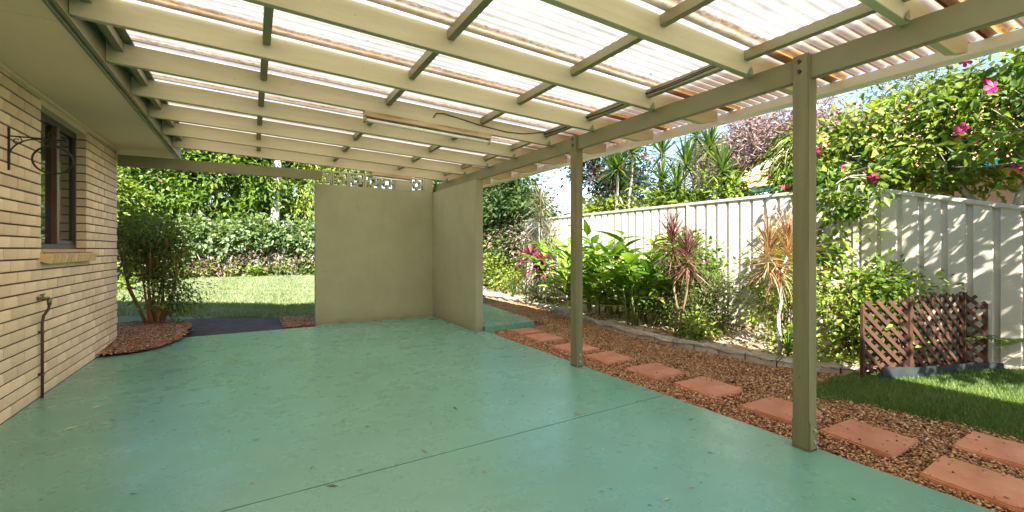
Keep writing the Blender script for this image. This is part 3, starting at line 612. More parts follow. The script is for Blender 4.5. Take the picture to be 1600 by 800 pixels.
# ------------------------------------------------------------------ wrought iron basket bracket, tap
hb = thing('hanging_basket_bracket', 'black wrought iron bracket with an oval ring on the brick wall', 'wall bracket', (WX, 4.53, 1.9))
xw = WX + .008; yb = 4.53
MB().tube([(xw, yb, 1.755), (xw, yb, 2.055)], .007, 8).build('back_bar', M['iron'], hb)
MB().tube([(xw, yb, 1.995), (xw + .30, yb, 1.995)], .0055, 8).build('arm', M['iron'], hb)
MB().tube([(xw + .165 * (1 - math.cos(t * math.pi / 2)), yb, 1.85 + .14 * math.sin(t * math.pi / 2)) for t in np.linspace(0, 1, 9)], .005, 8).build('brace', M['iron'], hb)
def scroll(cx, cz, r, a0, turns, n=26): return [(cx + r * (1 - .6 * i / n) * math.cos(a0 + turns * 6.283 * i / n), yb, cz + r * (1 - .6 * i / n) * math.sin(a0 + turns * 6.283 * i / n)) for i in range(n + 1)]
MB().tube(scroll(xw + .04, 1.965, .028, 1.2, -1.1), .0035, 6).build('scroll', M['iron'], hb)
MB().tube(scroll(xw + .20, 1.966, .024, 1.5, 1.1), .0035, 6).build('scroll', M['iron'], hb)
MB().tube(scroll(xw + .25, 1.966, .024, 1.6, -1.1), .0035, 6).build('scroll', M['iron'], hb)
MB().tube(scroll(xw + .225, 2.03, .03, 4.6, -.9), .0035, 6).build('scroll', M['iron'], hb)
MB().tube([(xw + .225 + .108 * math.cos(a), yb, 1.845 + .098 * math.sin(a)) for a in np.linspace(0, 6.283, 37)], .0065, 8).build('ring', M['iron'], hb, smooth=True)
MB().tube([(xw + .225, yb, 1.94), (xw + .225, yb, 1.995)], .004, 6).build('hook', M['iron'], hb)
tp = thing('garden_tap', 'brass garden tap on a thin brown pipe up the brick wall', 'tap', (WX, 5.06, 0))
MB().tube([(WX + .022, 5.065, 0), (WX + .022, 5.065, .60), (WX + .03, 5.065, .66), (WX + .058, 5.07, .715), (WX + .062, 5.07, .755)], .0105, 8).build('pipe', M['pipe'], tp, smooth=True)
mb = MB().tube([(WX + .062, 5.07, .745), (WX + .062, 5.07, .80)], [.014, .017], 8); mb.tube([(WX, 5.03, .80), (WX + .03, 5.045, .802), (WX + .062, 5.07, .795)], [.013, .014, .016], 8); mb.build('tap_body', M['brass'], tp, smooth=True)
mb = MB().tube([(WX + .03, 5.045, .80), (WX + .03, 5.045, .83)], .007, 7).tube([(WX + .03, 5.01, .832), (WX + .03, 5.08, .832)], .008, 7); mb.build('handle', M['brass'], tp)
for z in (.18, .52): MB().box(WX, WX + .034, 5.048, 5.082, z, z + .02).build('pipe_clip', M['pipe'], tp)

# ------------------------------------------------------------------ steel fence
fe = thing('boundary_fence', 'cream ribbed steel fence along the garden bed, lower at its near end', 'fence', (6.2, 4, .1))
FX = 6.2
def ftop(y): return 1.93 if y > 2.66 else 1.93 - (2.66 - y) * .265
bw = .19; y = 2.66 - .19 * 18; k = 0
while y < 16:
    prof = [(FX, y), (FX, y + .132), (FX + .030, y + .142), (FX + .030, y + .180), (FX, y + bw)]
    mb = MB(); n = len(prof)
    mb.v = [(x, yy, .10) for x, yy in prof] + [(x, yy, ftop(yy) - .006) for x, yy in prof] + [(x + .003, yy, .10) for x, yy in prof] + [(x + .003, yy, ftop(yy) - .006) for x, yy in prof]
    mb.f = [(i, i + 1, n + i + 1, n + i) for i in range(n - 1)] + [(2 * n + i + 1, 2 * n + i, 3 * n + i, 3 * n + i + 1) for i in range(n - 1)]
    mb.build('fence_panel', M['fence'], fe); y += bw
def cap(a, b, nm, z0, z1, hw, h):
    mb = MB(); mb.bar((FX + .016, a, z0), (FX + .016, b, z1), hw * 2, h); mb.build(nm, M['fence'], fe, .012, 3)
cuts = [2.66, 5.05, 7.45, 9.85, 12.25, 14.65, 16]
for a, b in zip(cuts[:-1], cuts[1:]): cap(a + .003, b - .003, 'cap_rail', 1.93, 1.93, .034, .05); cap(a, b, 'bottom_rail', .088, .088, .028, .044)
cap(-.76, 2.655, 'cap_rail', ftop(-.76), ftop(2.66), .034, .052); cap(-.76, 2.655, 'bottom_rail', .084, .084, .034, .052)
for yv in cuts[:-1] + [.27]: MB().box(FX - .012, FX + .045, yv - .028, yv + .028, .05, ftop(yv) + (.004 if yv > 2.7 else -.01)).build('fence_post', M['fence'], fe, .003)

# ------------------------------------------------------------------ lattice screen
ls = thing('lattice_screen', 'red brown timber lattice screen curving round a corner of the bed', 'lattice screen', (5.3, 1.84, 0))
LP = [(4.90, 2.05, .02), (5.29, 1.845, .02), (6.0, 1.67, .06), (6.07, 1.53, .06)]
for (x, y, z), ht, wd in zip(LP, (.66, .735, .72, .62), (.03, .052, .05, .03)):
    MB().box(x - wd / 2, x + wd / 2, y - wd / 2, y + wd / 2, z - .05, z + ht).build('post', M['lattice'], ls, .004)
def lattice(p, q, z0, H, sp=.098, w=.034):
    p = Vector((p[0], p[1], z0)); q = Vector((q[0], q[1], z0)); U = (q - p); Wd = U.length; U.normalize(); Nn = Vector((U.y, -U.x, 0))
    for layer, sgn in ((0, -1), (1, 1)):
        c = -H - .02
        while c < Wd + H:
            # line u = c + t for sgn=1 (rising to the right), u = c + H - t for sgn=-1
            if sgn > 0: t0, t1 = max(0, -c), min(H, Wd - c); f = lambda t: c + t
            else: t0, t1 = max(0, c + H - Wd), min(H, c + H); f = lambda t: c + H - t
            if t1 - t0 > .05:
                off = Nn * (.010 if layer == 0 else -.008) ; a = p + U * f(t0) + Vector((0, 0, t0)) + off; b = p + U * f(t1) + Vector((0, 0, t1)) + off
                MB().bar(a, b, .011, w if layer == 0 else w * .85, Nn.cross((b - a).normalized())).build('slat', M['lattice'], ls, .0015)
            c += sp * 1.18
lattice(LP[0], LP[1], .06, .66); lattice(LP[1], LP[2], .07, .69); lattice(LP[2], LP[3], .09, .66)
pe = MB(); cv = [(4.98, 1.93), (5.22, 1.78), (5.45, 1.70), (5.72, 1.63), (5.92, 1.57), (6.05, 1.50), (6.12, 1.42)]
for a, b in zip(cv[:-1], cv[1:]): pe.bar((*a, .055), (*b, .065), .012, .13)
tag(pe.build('lawn_edging_strip', M['black_plastic']), 'dark plastic edging strip along the foot of the lattice screen', 'edging strip')

# ------------------------------------------------------------------ plants: helpers
def blade_mesh(name, L, W, mat, segs=6, droop=.5, fold=.2, shape=.45):
    V = []; F = []; UV = []
    for i in range(segs + 1):
        t = i / segs; wv = W * (math.sin(math.pi * min(1, t ** shape * .98 + .02)) ** .8) if i < segs else 0; wv = max(wv, W * .06 if i < segs else 0)
        x = L * (t - .12 * droop * t * t); z = -droop * L * .5 * t * t
        V += [(x, wv / 2, z + fold * wv), (x, 0, z), (x, -wv / 2, z + fold * wv)]; UV += [(t, 1), (t, .5), (t, 0)]
    for i in range(segs):
        a = i * 3; F += [(a, a + 1, a + 4, a + 3), (a + 1, a + 2, a + 5, a + 4)]
    me = bpy.data.meshes.new(name); me.from_pydata(V, [], F); u = me.uv_layers.new(name='UVMap')
    for l in me.loops: u.data[l.index].uv = UV[l.vertex_index]
    me.polygons.foreach_set('use_smooth', [True] * len(me.polygons)); me.materials.append(mat); me.update(); return me
def leaf_at(parent, me, p, yaw, pitch, roll=0, sc_=1.0, name='leaf'):
    o = bpy.data.objects.new(name, me); link(o, parent); o.location = Vector(p) - Vector(parent.location)
    o.rotation_euler = Euler((roll, -pitch, yaw), 'XYZ'); o.scale = (sc_,) * 3; return o
def rosette(parent, meshes, p, n, pmin=-35, pmax=80, s=(.8, 1.1), name='leaf', stem=.10):
    for i in range(n):
        t = i / (n - 1); yaw = i * 2.39996 + random.uniform(-.25, .25); pit = R(pmin + (pmax - pmin) * t ** .9 + random.uniform(-8, 8))
        leaf_at(parent, random.choice(meshes), Vector(p) + Vector((0, 0, -stem + 1.4 * stem * t)), yaw, pit, random.uniform(-.3, .3), random.uniform(*s), name)
def rosette_joined(name, parent, p, n, L, W, leaf, pmin=-30, pmax=82, droop=.35):
    V = []; F = []; T = []; segs = 4
    for i in range(n):
        t_ = i / n; yaw = i * 2.39996; pit = R(pmin + (pmax - pmin) * t_ + random.uniform(-9, 9)); l = L * random.uniform(.8, 1.15); k = len(V); tn = min(1, max(0, random.gauss(.5, .22)))
        d = Vector((math.cos(yaw) * math.cos(pit), math.sin(yaw) * math.cos(pit), math.sin(pit))); S = Vector((-math.sin(yaw), math.cos(yaw), 0))
        for j in range(segs + 1):
            u = j / segs; c = Vector(p) + Vector((0, 0, .12 * (t_ - .5) * L)) + d * l * u - Vector((0, 0, droop * l * u * u * math.cos(pit) * .6)); wv = W * (.6 + 1.2 * u - 1.75 * u * u)
            V += [c + S * wv / 2, c - S * wv / 2]; T += [tn, tn]
        for j in range(segs): F.append((k + 2 * j, k + 2 * j + 1, k + 2 * j + 3, k + 2 * j + 2))
    me = npmesh(name, np.array([tuple(v) for v in V]), np.array(F), np.array(T)); return wobj(name, me, parent, leaf)

# ginger clumps with arching stems
gm = [blade_mesh('ginger_leaf', L, W, M['ginger'], 6, dr) for L, W, dr in ((.50, .105, .55), (.44, .095, .9), (.56, .12, .35))]
def ginger(label, base, n, h, spread, lean=(0, 0), per=10):
    t = thing('ginger_plant', label, 'ginger plant', base, 'lush ginger plants in the garden bed')
    stm = MB()
    for i in range(n):
        a = random.uniform(0, 6.283); rr_ = spread * math.sqrt(random.random()); b = Vector(base) + Vector((math.cos(a) * rr_, math.sin(a) * rr_, 0))
        hh = h * random.uniform(.7, 1.05); top = b + Vector((math.cos(a) * hh * .32 + lean[0] + random.uniform(-.1, .1), math.sin(a) * hh * .32 + lean[1] + random.uniform(-.1, .1), hh)); mid = b.lerp(top, .5) + Vector((0, 0, hh * .10)); mid.x -= math.cos(a) * hh * .05
        P = [b, b.lerp(mid, .5) + Vector((0, 0, .02)), mid, mid.lerp(top, .55) + Vector((0, 0, .02)), top]; stm.tube(P, [.012, .011, .010, .008, .005], 5)
        az = math.atan2(top.y - b.y, top.x - b.x)
        for j in range(per):
            u = .14 + .86 * j / (per - 1); s_ = u * 4; k = min(3, int(s_)); p = P[k].lerp(P[k + 1], s_ - k); side = 1 if j % 2 else -1
            leaf_at(t, random.choice(gm), p, az + side * R(random.uniform(35, 85)) * (1.1 - .8 * (u > .95)), R(random.uniform(5, 50)), side * random.uniform(-.5, .2), random.uniform(.75, 1.25))
    stm.build('stem', pm_stem, t, smooth=True); return t
pm_stem = pm('green_stem', (.10, .14, .035), (.20, .22, .07), 10, .6, .1, 40)
ginger('tall ginger clump right of the slim middle post, against the fence', (5.45, 5.65, .06), 15, 1.35, .48, (-.05, 0), 13)
ginger('ginger clump with long arching leaves left of the slim middle post', (5.55, 7.1, .06), 14, 1.2, .5, (-.12, 0), 13)
ginger('low ginger clump directly behind the middle post, dense to the soil', (5.30, 6.35, .06), 12, .85, .42, (-.1, -.05), 11)
ginger('small ginger clump in front of the tall one, beside the twin cordyline', (5.35, 4.95, .06), 8, .80, .26, (0, -.02), 9)
# broad paddle leaf plant
pdl = [blade_mesh('paddle_leaf', L, W, M['paddle'], 7, dr, .12, .6) for L, W, dr in ((.62, .22, .7), (.72, .20, .45))]
t = thing('broad_leaf_plant', 'broad paddle leaved plant at the front of the ginger with yellowing leaves', 'plant', (5.0, 5.05, .05)); stm = MB()
for i in range(11):
    a = random.uniform(2.6, 6.1) if i < 8 else random.uniform(0, 6.28); hh = random.uniform(.38, .95); b = Vector((5.0 + random.uniform(-.08, .08), 5.05 + random.uniform(-.08, .08), .05)); tp_ = b + Vector((math.cos(a) * .14, math.sin(a) * .14, hh))
    stm.tube([b, b.lerp(tp_, .5) + Vector((0, 0, .03)), tp_], [.012, .010, .006], 6); leaf_at(t, random.choice(pdl), tp_, a, R(random.uniform(-5, 55)), random.uniform(-.4, .4), random.uniform(.75, 1.0))
stm.build('stem', pm_stem, t, smooth=True)
# cordylines
def blades_of(nm, mat, Ls, W): return [blade_mesh(nm, L, W, mat, 5, dr, .25, .35) for L, dr in Ls]
rb = blades_of('cordyline_leaf', M['redblade'], ((.50, .15), (.56, .35), (.46, .6)), .022)
tb = blades_of('cordyline_leaf', M['tanblade'], ((.50, .15), (.58, .4), (.46, .7)), .018)
t = thing('red_cordyline', 'thin twin stemmed cordyline with spiky red brown leaves before the fence', 'cordyline', (4.83, 4.10, .05)); stm = MB()
limb(stm, (4.80, 4.10, .03), (4.93, 4.22, 1.02), .018, .012, .03, 6); limb(stm, (4.85, 4.08, .03), (4.97, 4.02, .95), .017, .012, .03, 6); limb(stm, (4.93, 4.22, 1.02), (4.90, 4.24, 1.28), .011, .009, .03, 3)
stm.build('stem', M['bark'], t, smooth=True); rosette(t, rb, (4.96, 4.05, 1.12), 170, -45, 84, (.6, 1.05), stem=.2); rosette(t, rb, (4.90, 4.24, 1.34), 140, -40, 86, (.6, 1.05), stem=.2)
t = thing('bronze_cordyline', 'tall cordyline with drooping bronze orange leaves beside the nearest post', 'cordyline', (4.98, 2.86, .05)); stm = MB()
limb(stm, (4.98, 2.86, .03), (5.0, 2.86, .92), .022, .016, .02, 6); limb(stm, (5.0, 2.86, .92), (5.06, 2.82, 1.12), .013, .011, .02, 3); limb(stm, (5.0, 2.86, .9), (4.94, 2.93, 1.1), .013, .011, .02, 3)
stm.build('stem', M['bark_grey'], t, smooth=True); rosette(t, tb, (5.08, 2.82, 1.22), 150, -10, 86, (.6, 1.05), stem=.22); rosette(t, tb, (4.93, 2.95, 1.18), 140, -40, 86, (.6, 1.05), stem=.22); rosette(t, tb, (5.0, 2.88, 1.02), 50, -75, 10, (.5, .85))
# pink red cordyline further back
t = thing('pink_cordyline', 'low cordyline with broad pink and crimson leaves behind the ginger', 'cordyline', (5.75, 8.9, .05)); stm = MB(); limb(stm, (5.75, 8.9, .03), (5.7, 8.85, .75), .02, .015)
stm.build('stem', M['bark'], t, smooth=True)
for p in ((5.7, 8.85, .75), (5.6, 9.0, 1.0), (5.82, 8.75, .62), (5.7, 8.6, .95)): rosette_joined('leaf_rosette', t, p, 30, .46, .085, LF['pinkred'], -20, 80, .5)
# tall pale dracaena
t = thing('pale_dracaena', 'slender dracaena with tall pale grey green spiky heads behind the middle post', 'dracaena', (5.9, 9.0, .05)); stm = MB()
limb(stm, (5.78, 8.9, .03), (5.86, 8.95, 1.25), .024, .02, .04, 6); limb(stm, (5.86, 8.95, 1.25), (5.95, 9.1, 2.0), .018, .014, .03, 5); limb(stm, (5.86, 8.95, 1.0), (6.0, 8.75, 1.3), .014, .012, .03, 4)
stm.build('stem', M['bark_grey'], t, smooth=True)
for k_ in range(4): rosette_joined('leaf_rosette', t, (5.93 + .01 * k_, 9.05, 1.75 + k_ * .22), 44, .62, .028, LF['grey_green'], -25, 70, .5)
for p in ((6.02, 8.72, 1.32), (6.05, 8.85, 1.55)): rosette_joined('leaf_rosette', t, p, 60, .48, .024, LF['grey_green'], -45, 82, .6)
# shrubs in the bed
def shrub(name, label, base, blobs, leaf, n, L, W, stems=6, cat='shrub', bark=None, **kw):
    t = thing(name, label, cat, base); f, CC = foliage('foliage', t, leaf, blobs, n, L, W, zmin=kw.pop('zmin', .03), **kw); mb = MB()
    for k in rng.choice(len(CC), min(stems, len(CC)), replace=False): limb(mb, Vector(base) + Vector((random.uniform(-.05, .05), random.uniform(-.05, .05), -.02)), CC[k], .012, .004, .06, 5, 5)
    mb.build('stem', bark or M['bark'], t, smooth=True); return t
shrub('murraya_shrub', 'rounded green shrub close against the fence behind the red cordyline', (5.75, 4.55, .06), [((5.75, 4.6, 1.0), (.36, .42, .36)), ((5.72, 4.75, .62), (.36, .45, .4))], LF['bright_green'], 3600, .085, .042, 8, clump=.10, nclump=46)
shrub('bushy_shrub', 'feathery olive green bush low in front of the rounded shrub', (5.45, 4.15, .06), [((5.5, 4.2, .5), (.36, .46, .42)), ((5.25, 4.55, .42), (.28, .38, .36))], LF['olive'], 6500, .055, .016, 12, clump=.09, nclump=60)
shrub('low_shrub', 'small pale green shrub at the foot of the twin cordyline', (4.98, 3.92, .05), [((5.0, 3.9, .2), (.22, .25, .17))], LF['yellow_green'], 520, .085, .034, 6, clump=.08, nclump=18)
shrub('olive_shrub', 'open yellow green shrub behind the bronze cordyline stem', (5.45, 3.05, .06), [((5.55, 3.15, .85), (.34, .36, .36)), ((5.35, 3.0, .5), (.34, .36, .34)), ((5.15, 2.85, .22), (.2, .2, .2))], LF['yellow_green'], 2100, .065, .028, 18, clump=.12, nclump=50)
shrub('sparse_shrub', 'sparse yellow green shrub between the nearest post and the lattice screen', (5.6, 2.45, .06), [((5.6, 2.5, .72), (.34, .42, .32)), ((5.45, 2.35, .42), (.36, .36, .28)), ((5.95, 2.2, .82), (.3, .3, .22))], LF['yellow_green'], 1300, .08, .036, 16, clump=.12, nclump=46)
shrub('leafy_shrub', 'bright leafy shrub rising behind the left half of the lattice screen', (5.75, 2.0, .06), [((5.72, 2.25, .74), (.32, .26, .24)), ((5.6, 2.2, .40), (.30, .18, .26))], LF['bright_green'], 950, .085, .036, 12, clump=.11, nclump=36)
def fern(label, base, n, L):
    t = thing('fern', label, 'fern', base, 'small ferns in the garden bed'); P, D, N, T = [], [], [], []; st_ = MB()
    for i in range(n):
        a = i * 2.4; prev = Vector(base)
        for j in range(1, 15):
            u = j / 14; p = Vector(base) + Vector((math.cos(a) * L * u, math.sin(a) * L * u, L * (.9 * u - .85 * u * u)))
            for sg in (-1, 1):
                P.append(tuple(p)); s_ = Vector((-math.sin(a) * sg, math.cos(a) * sg, 0)) + Vector((math.cos(a), math.sin(a), 0)) * .35; D.append(tuple(s_)); N.append((0, 0, 1)); T.append(random.uniform(.45, .9))
        st_.tube([Vector(base), Vector(base) + Vector((math.cos(a) * L * .5, math.sin(a) * L * .5, L * .24)), Vector(base) + Vector((math.cos(a) * L, math.sin(a) * L, L * .05))], .003, 4)
    P = np.array(P); wobj('fronds', leafmesh('fronds', P, np.array(D), np.array(N, float), np.full(len(P), L * .2), L * .05, np.array(T)), t, M['fern']); st_.build('stem', pm_stem, t)
fern('small fern beside the edging just right of the nearest post', (5.05, 2.42, .06), 7, .28); fern('fern growing against the fence beyond the right end of the lattice screen', (6.1, 1.42, .3), 6, .30)
fern('tiny fern under the sparse shrub near the block edging', (5.22, 2.32, .06), 6, .2)
# strappy tufts
def tuft(label, p, n=22, L=.28): 
    t = thing('strappy_plant', label, 'plant', p, 'small strappy plants in the bed'); rosette_joined('leaves', t, (p[0], p[1], p[2] + .03), n, L, .018, LF['strap'], 15, 85, .8); return t
tuft('strappy green tuft below the bronze cordyline', (4.95, 2.75, .05), 30, .34); tuft('strappy tuft at the far end of the bed behind the end wall', (5.5, 9.6, .05), 40, .5)
shrub('far_shrub', 'yellow green shrub at the far end of the bed beside the end wall', (5.75, 10.4, .06), [((5.7, 10.4, .5), (.4, .5, .42)), ((5.9, 11, .9), (.4, .6, .5))], LF['yellow_green'], 2600, .09, .04, 8, clump=.14, nclump=40)
shrub('groundcover_shrub', 'low twiggy grey shrub under the pink cordyline', (5.55, 8.3, .06), [((5.55, 8.3, .28), (.34, .45, .26))], LF['olive'], 1200, .07, .02, 14, clump=.12, nclump=24)
# vine covered mass over the fence at the far end
tree('fence_vine', 'dense dark vine smothering the far end of the fence', 'vine', (6.6, 12.2, 0), (6.6, 12.2, 1.2), .07, M['bark'], LF['dark_evergreen'], [((6.75, 12.0, 2.0), (.8, 1.4, 1.0)), ((6.7, 13.6, 2.2), (.9, 1.5, 1.3)), ((6.5, 14.5, 1.2), (.8, 1.6, 1.0)), ((6.95, 11.0, 2.15), (.5, .9, .7)), ((6.0, 13.0, 1.5), (.35, 1.5, 1.2)), ((6.3, 12.0, 2.3), (.4, .8, .5)), ((6.05, 11.5, 1.9), (.28, 1.2, .75)), ((6.6, 11.6, 2.9), (.6, 1.2, .5)), ((6.1, 10.3, 2.1), (.28, .8, .6)), ((6.05, 10.6, 1.2), (.2, .6, .5))], 19000, .14, .075, twigs=20, clump=.22, nclump=130)
shrub('hanging_creeper', 'pale twiggy creeper hanging over the far fence below the dark vine', (6.1, 12.6, 0), [((6.05, 12.4, 1.1), (.25, 1.1, .6)), ((6.0, 11.3, 1.4), (.15, .6, .4)), ((6.02, 9.9, 1.25), (.12, .6, .5))], LF['dead'], 2600, .11, .035, 30, clump=.2, nclump=50)

# ------------------------------------------------------------------ hibiscus over the fence
hibs = [((6.9, 2.7, 2.2), (.7, .9, .55)), ((6.8, 1.6, 2.4), (.7, .9, .62)), ((7.2, .4, 2.5), (.9, 1.0, .7)), ((6.75, 2.0, 2.72), (.5, .6, .26)), ((7.3, 3.5, 2.15), (.6, .6, .45)), ((6.9, .9, 2.92), (.8, .8, .28)), ((5.95, 2.78, 1.75), (.18, .30, .40)), ((5.98, 2.95, 1.25), (.16, .28, .36)), ((5.75, 2.55, 2.0), (.26, .3, .14))]
hb_ = thing('hibiscus_tree', 'large hibiscus with magenta flowers spilling over the low end of the fence', 'hibiscus', (6.9, 1.5, 0))
f, CC = foliage('crown', hb_, LF['bright_green'], hibs, 7600, .098, .056, clump=.12, nclump=190, shell=.4)
f2, CC2 = foliage('crown', hb_, LF['yellow_green'], [((6.6, 2.4, 2.45), (.6, .9, .55)), ((6.6, 1.2, 2.7), (.6, .9, .6)), ((5.95, 2.85, 1.5), (.18, .3, .5))], 3400, .10, .06, clump=.14, nclump=60, shell=.7)
f3, CC3 = foliage('crown', hb_, LF['bright_green'], [((5.72, .35, 2.75), (.34, .7, .5)), ((5.55, .1, 2.25), (.45, .9, .75)), ((5.8, 1.35, 2.15), (.22, .5, .25)), ((5.0, -.35, 2.25), (.6, .7, .55)), ((4.75, -.9, 2.7), (.5, .6, .5))], 1750, .13, .06, clump=.12, nclump=64, shell=.4)  # last clusters are unseen foliage, added to shade the lawn and lattice
mb = MB(); 
for (a, b, r0, r1) in (((6.9, 1.5, 0), (6.85, 1.6, 1.5), .07, .05), ((6.85, 1.6, 1.5), (6.75, 2.3, 2.3), .04, .022), ((6.75, 2.3, 2.3), (6.6, 2.9, 2.6), .022, .01), ((6.85, 1.6, 1.5), (6.7, 1.1, 2.5), .04, .02), ((6.85, 1.6, 1.5), (7.2, .5, 2.5), .045, .02), ((6.75, 2.3, 2.3), (6.2, 2.8, 2.1), .02, .01), ((6.2, 2.8, 2.1), (5.95, 2.85, 1.3), .012, .005), ((6.85, 1.6, 1.5), (7.2, 3.3, 2.1), .035, .012), ((6.7, 1.1, 2.5), (6.5, 2.2, 3.1), .018, .006), ((6.7, 1.1, 2.5), (6.0, 1.0, 2.7), .018, .006), ((6.85, 1.6, 1.5), (5.7, .1, 2.4), .03, .015), ((5.7, .1, 2.4), (4.8, -.6, 2.5), .015, .006)):
    limb(mb, a, b, r0, r1, .06, 6, 7)
CA = np.concatenate([CC, CC3])
for k in rng.choice(len(CA), 130, replace=False):
    c = min((Vector(b[0]) for b in hibs), key=lambda q: (q - Vector(CA[k])).length); limb(mb, c, CA[k], .010, .003, .09, 4, 4)
for k in range(46):
    a = Vector((random.uniform(6.3, 6.9), random.uniform(.6, 3.2), random.uniform(1.9, 2.6))); limb(mb, a, a + Vector((random.uniform(-.55, .0), random.uniform(-.5, .5), random.uniform(-.1, .55))), .007, .0025, .07, 5, 4)
mb.build('trunk', M['bark_grey'], hb_, smooth=True)
# flowers: five petals and a stamen column
fl = MB()
for k in range(5):
    a = k * 6.283 / 5; c_, s_ = math.cos(a), math.sin(a); ring = []
    for (u, wv, z) in ((.05, .10, 0), (.45, .62, .22), (.85, .72, .38), (1.05, .40, .34)):
        for sg in (-.5, 0, .5): ring.append((u * c_ - sg * wv * s_, u * s_ + sg * wv * c_, z - abs(sg) * .08 + .03 * sg))
    b0 = len(fl.v); fl.v += ring
    for i in range(3):
        for j in range(2): fl.f.append((b0 + i * 3 + j, b0 + i * 3 + j + 1, b0 + i * 3 + j + 4, b0 + i * 3 + j + 3))
fme = fl.mesh('petals', smooth=True); fme.materials.append(M['petal']); stme = MB().tube([(0, 0, 0), (0, 0, .75)], [.05, .04], 6).mesh('stamen'); stme.materials.append(M['stamen'])
for (x, y, z, s_) in ((5.98, 1.65, 3.01, 0.060), (6.00, 1.51, 2.77, 0.050), (5.95, 1.45, 2.70, 0.072), (6.00, 2.08, 2.70, 0.062), (5.97, 1.67, 2.35, 0.078), (5.90, 2.91, 2.41, 0.045), (5.90, 2.93, 2.36, 0.040), (5.88, 2.63, 2.15, 0.045), (5.72, 2.30, 1.96, 0.070), (6.25, 3.55, 2.03, 0.045), (6.25, 3.48, 2.04, 0.040), (5.97, 1.30, 1.95, 0.050), (5.97, 1.55, 2.21, 0.040)):
    o = bpy.data.objects.new('flower', fme); link(o, hb_); o.location = Vector((x, y, z)) - Vector(hb_.location); o.scale = (s_ * .85,) * 3; o.rotation_euler = (R(random.uniform(20, 80)), R(random.uniform(-70, -30)), random.uniform(0, 6))
    q = bpy.data.objects.new('stamen', stme); link(q, o)

# ------------------------------------------------------------------ beyond the fence
dr = [((7.30, 7.87), 3.07, 'dark dracaena beyond the fence, nearest the red flowering tree'),
      ((7.60, 7.73), 3.43, 'dracaena with dark heads beyond the fence, second from the middle post'),
      ((7.80, 6.16), 3.50, 'tallest dracaena beyond the fence, its head clear against the bare tree'),
      ((7.30, 5.99), 2.85, 'short bright dracaena just above the fence cap rail below the tallest one'),
      ((7.20, 5.14), 2.59, 'dracaena with one bright head beside the neighbour roof'),
      ((7.60, 6.86), 3.21, 'dracaena in the middle of the group with heads under the patio gutter')]
for (x, y), h, lab in dr:
    t = thing('dracaena_tree', lab, 'dracaena', (x, y, 0), 'dracaenas beyond the fence'); mb = MB(); limb(mb, (x - .05, y + .05, 0), (x, y, h), .035, .022, .03, 6, 7)
    heads = [(x, y, h)]
    for q in range(1):
        e = (x + random.uniform(-.45, .4), y + random.uniform(-.5, .5), h - random.uniform(.35, .8)); limb(mb, (x, y, h * .5), e, .025, .018, .05, 5, 6); heads.append(e)
    mb.build('trunk', M['bark_grey'], t, smooth=True)
    for e in heads: rosette_joined('leaf_rosette', t, e, 72, .62, .046, LF['strap'], -30, 84, .35)
shrub('yellow_bush', 'yellow green bush along the far side of the fence under the dracaenas', (7.0, 6, 0), [((7.1, 5.3, 2.0), (.35, .7, .38)), ((7.3, 6.5, 2.0), (.4, .8, .32)), ((7.4, 8.2, 1.95), (.5, 1.0, .35))], LF['yellow_green'], 3800, .15, .06, 10, clump=.16, nclump=60)
tree('red_flowering_tree', 'dark leaved tree dotted with red flowers beyond the fence', 'tree', (10.6, 11.5, 0), (10.6, 11.5, 2.0), .12, M['bark_grey'], LF['blue_dark'], [((10.3, 11.3, 4.0), (1.0, 1.2, 1.1)), ((10.8, 11.2, 3.1), (.9, 1.0, .8)), ((9.9, 12.2, 4.2), (.8, .9, .8))], 5200, .17, .07, twigs=24, clump=.24, nclump=70)
t = [o for o in bpy.data.objects if o.name == 'red_flowering_tree'][0]
foliage('blossoms', t, LF['red'], [((10.3, 11.1, 3.9), (1.1, 1.2, 1.1)), ((10.5, 11.0, 3.2), (.9, 1.0, .9))], 190, .11, .09, clump=.05, nclump=120)
tree('distant_tree', 'hazy rounded green tree low on the skyline beside the middle post', 'tree', (24, 26, 0), (24, 26, 2), .25, M['bark'], LF['olive'], [((24, 26, 3.6), (2.4, 2.4, 1.6))], 2600, .5, .3, clump=.5, nclump=40)
# bare mauve tree
t = thing('bare_tree', 'broad half bare tree with mauve brown twigs behind the neighbour roof', 'tree', (19, 11, 0)); mb = MB(); tips = []
def grow(a, d, L, r, lev):
    b = a + d * L; limb(mb, a, b, r, r * .7, .05, 3, 5)
    if lev == 0: tips.append(b); return
    for k in range(3):
        nd = (d + Vector((random.uniform(-.8, .8), random.uniform(-.8, .8), random.uniform(-.25, .5)))).normalized(); grow(b, nd, L * random.uniform(.65, .85), r * .6, lev - 1)
for k in range(6): grow(Vector((19, 11 - k * .25, 1.2)), Vector((random.uniform(-.7, .7), -.9 + k * .34, .9)).normalized(), 1.7, .12, 4)
mb.tube([(19, 11, 0), (19, 10.5, 1.6)], [.3, .22], 8); mb.build('trunk', M['bark'], t, smooth=True)
tp_ = np.array([tuple(v) for v in tips]); i = rng.integers(0, len(tp_), 26000); P = tp_[i] + rng.normal(size=(26000, 3)) * .42
D = unit(rng.normal(size=P.shape) + np.array([0, 0, .1])); wobj('twigs', leafmesh('twigs', P, D, unit(rng.normal(size=P.shape)), .26, .05, np.clip(.5 + .25 * rng.normal(size=len(P)), 0, 1)), t, LF['mauve_brown'])['kind'] = 'stuff'
tree('gum_tree', 'tall thin gum tree with pale stems behind the hibiscus', 'tree', (20, 6.4, 0), (20, 6.2, 3.5), .16, M['bark_white'], LF['olive'], [((20, 6.6, 6.2), (1.6, 1.4, 1.4)), ((20.4, 4.6, 6.0), (1.3, 1.3, 1.2)), ((21, 7.6, 5.2), (1.5, 1.4, 1.2))], 5200, .22, .05, twigs=30, clump=.4, nclump=80)
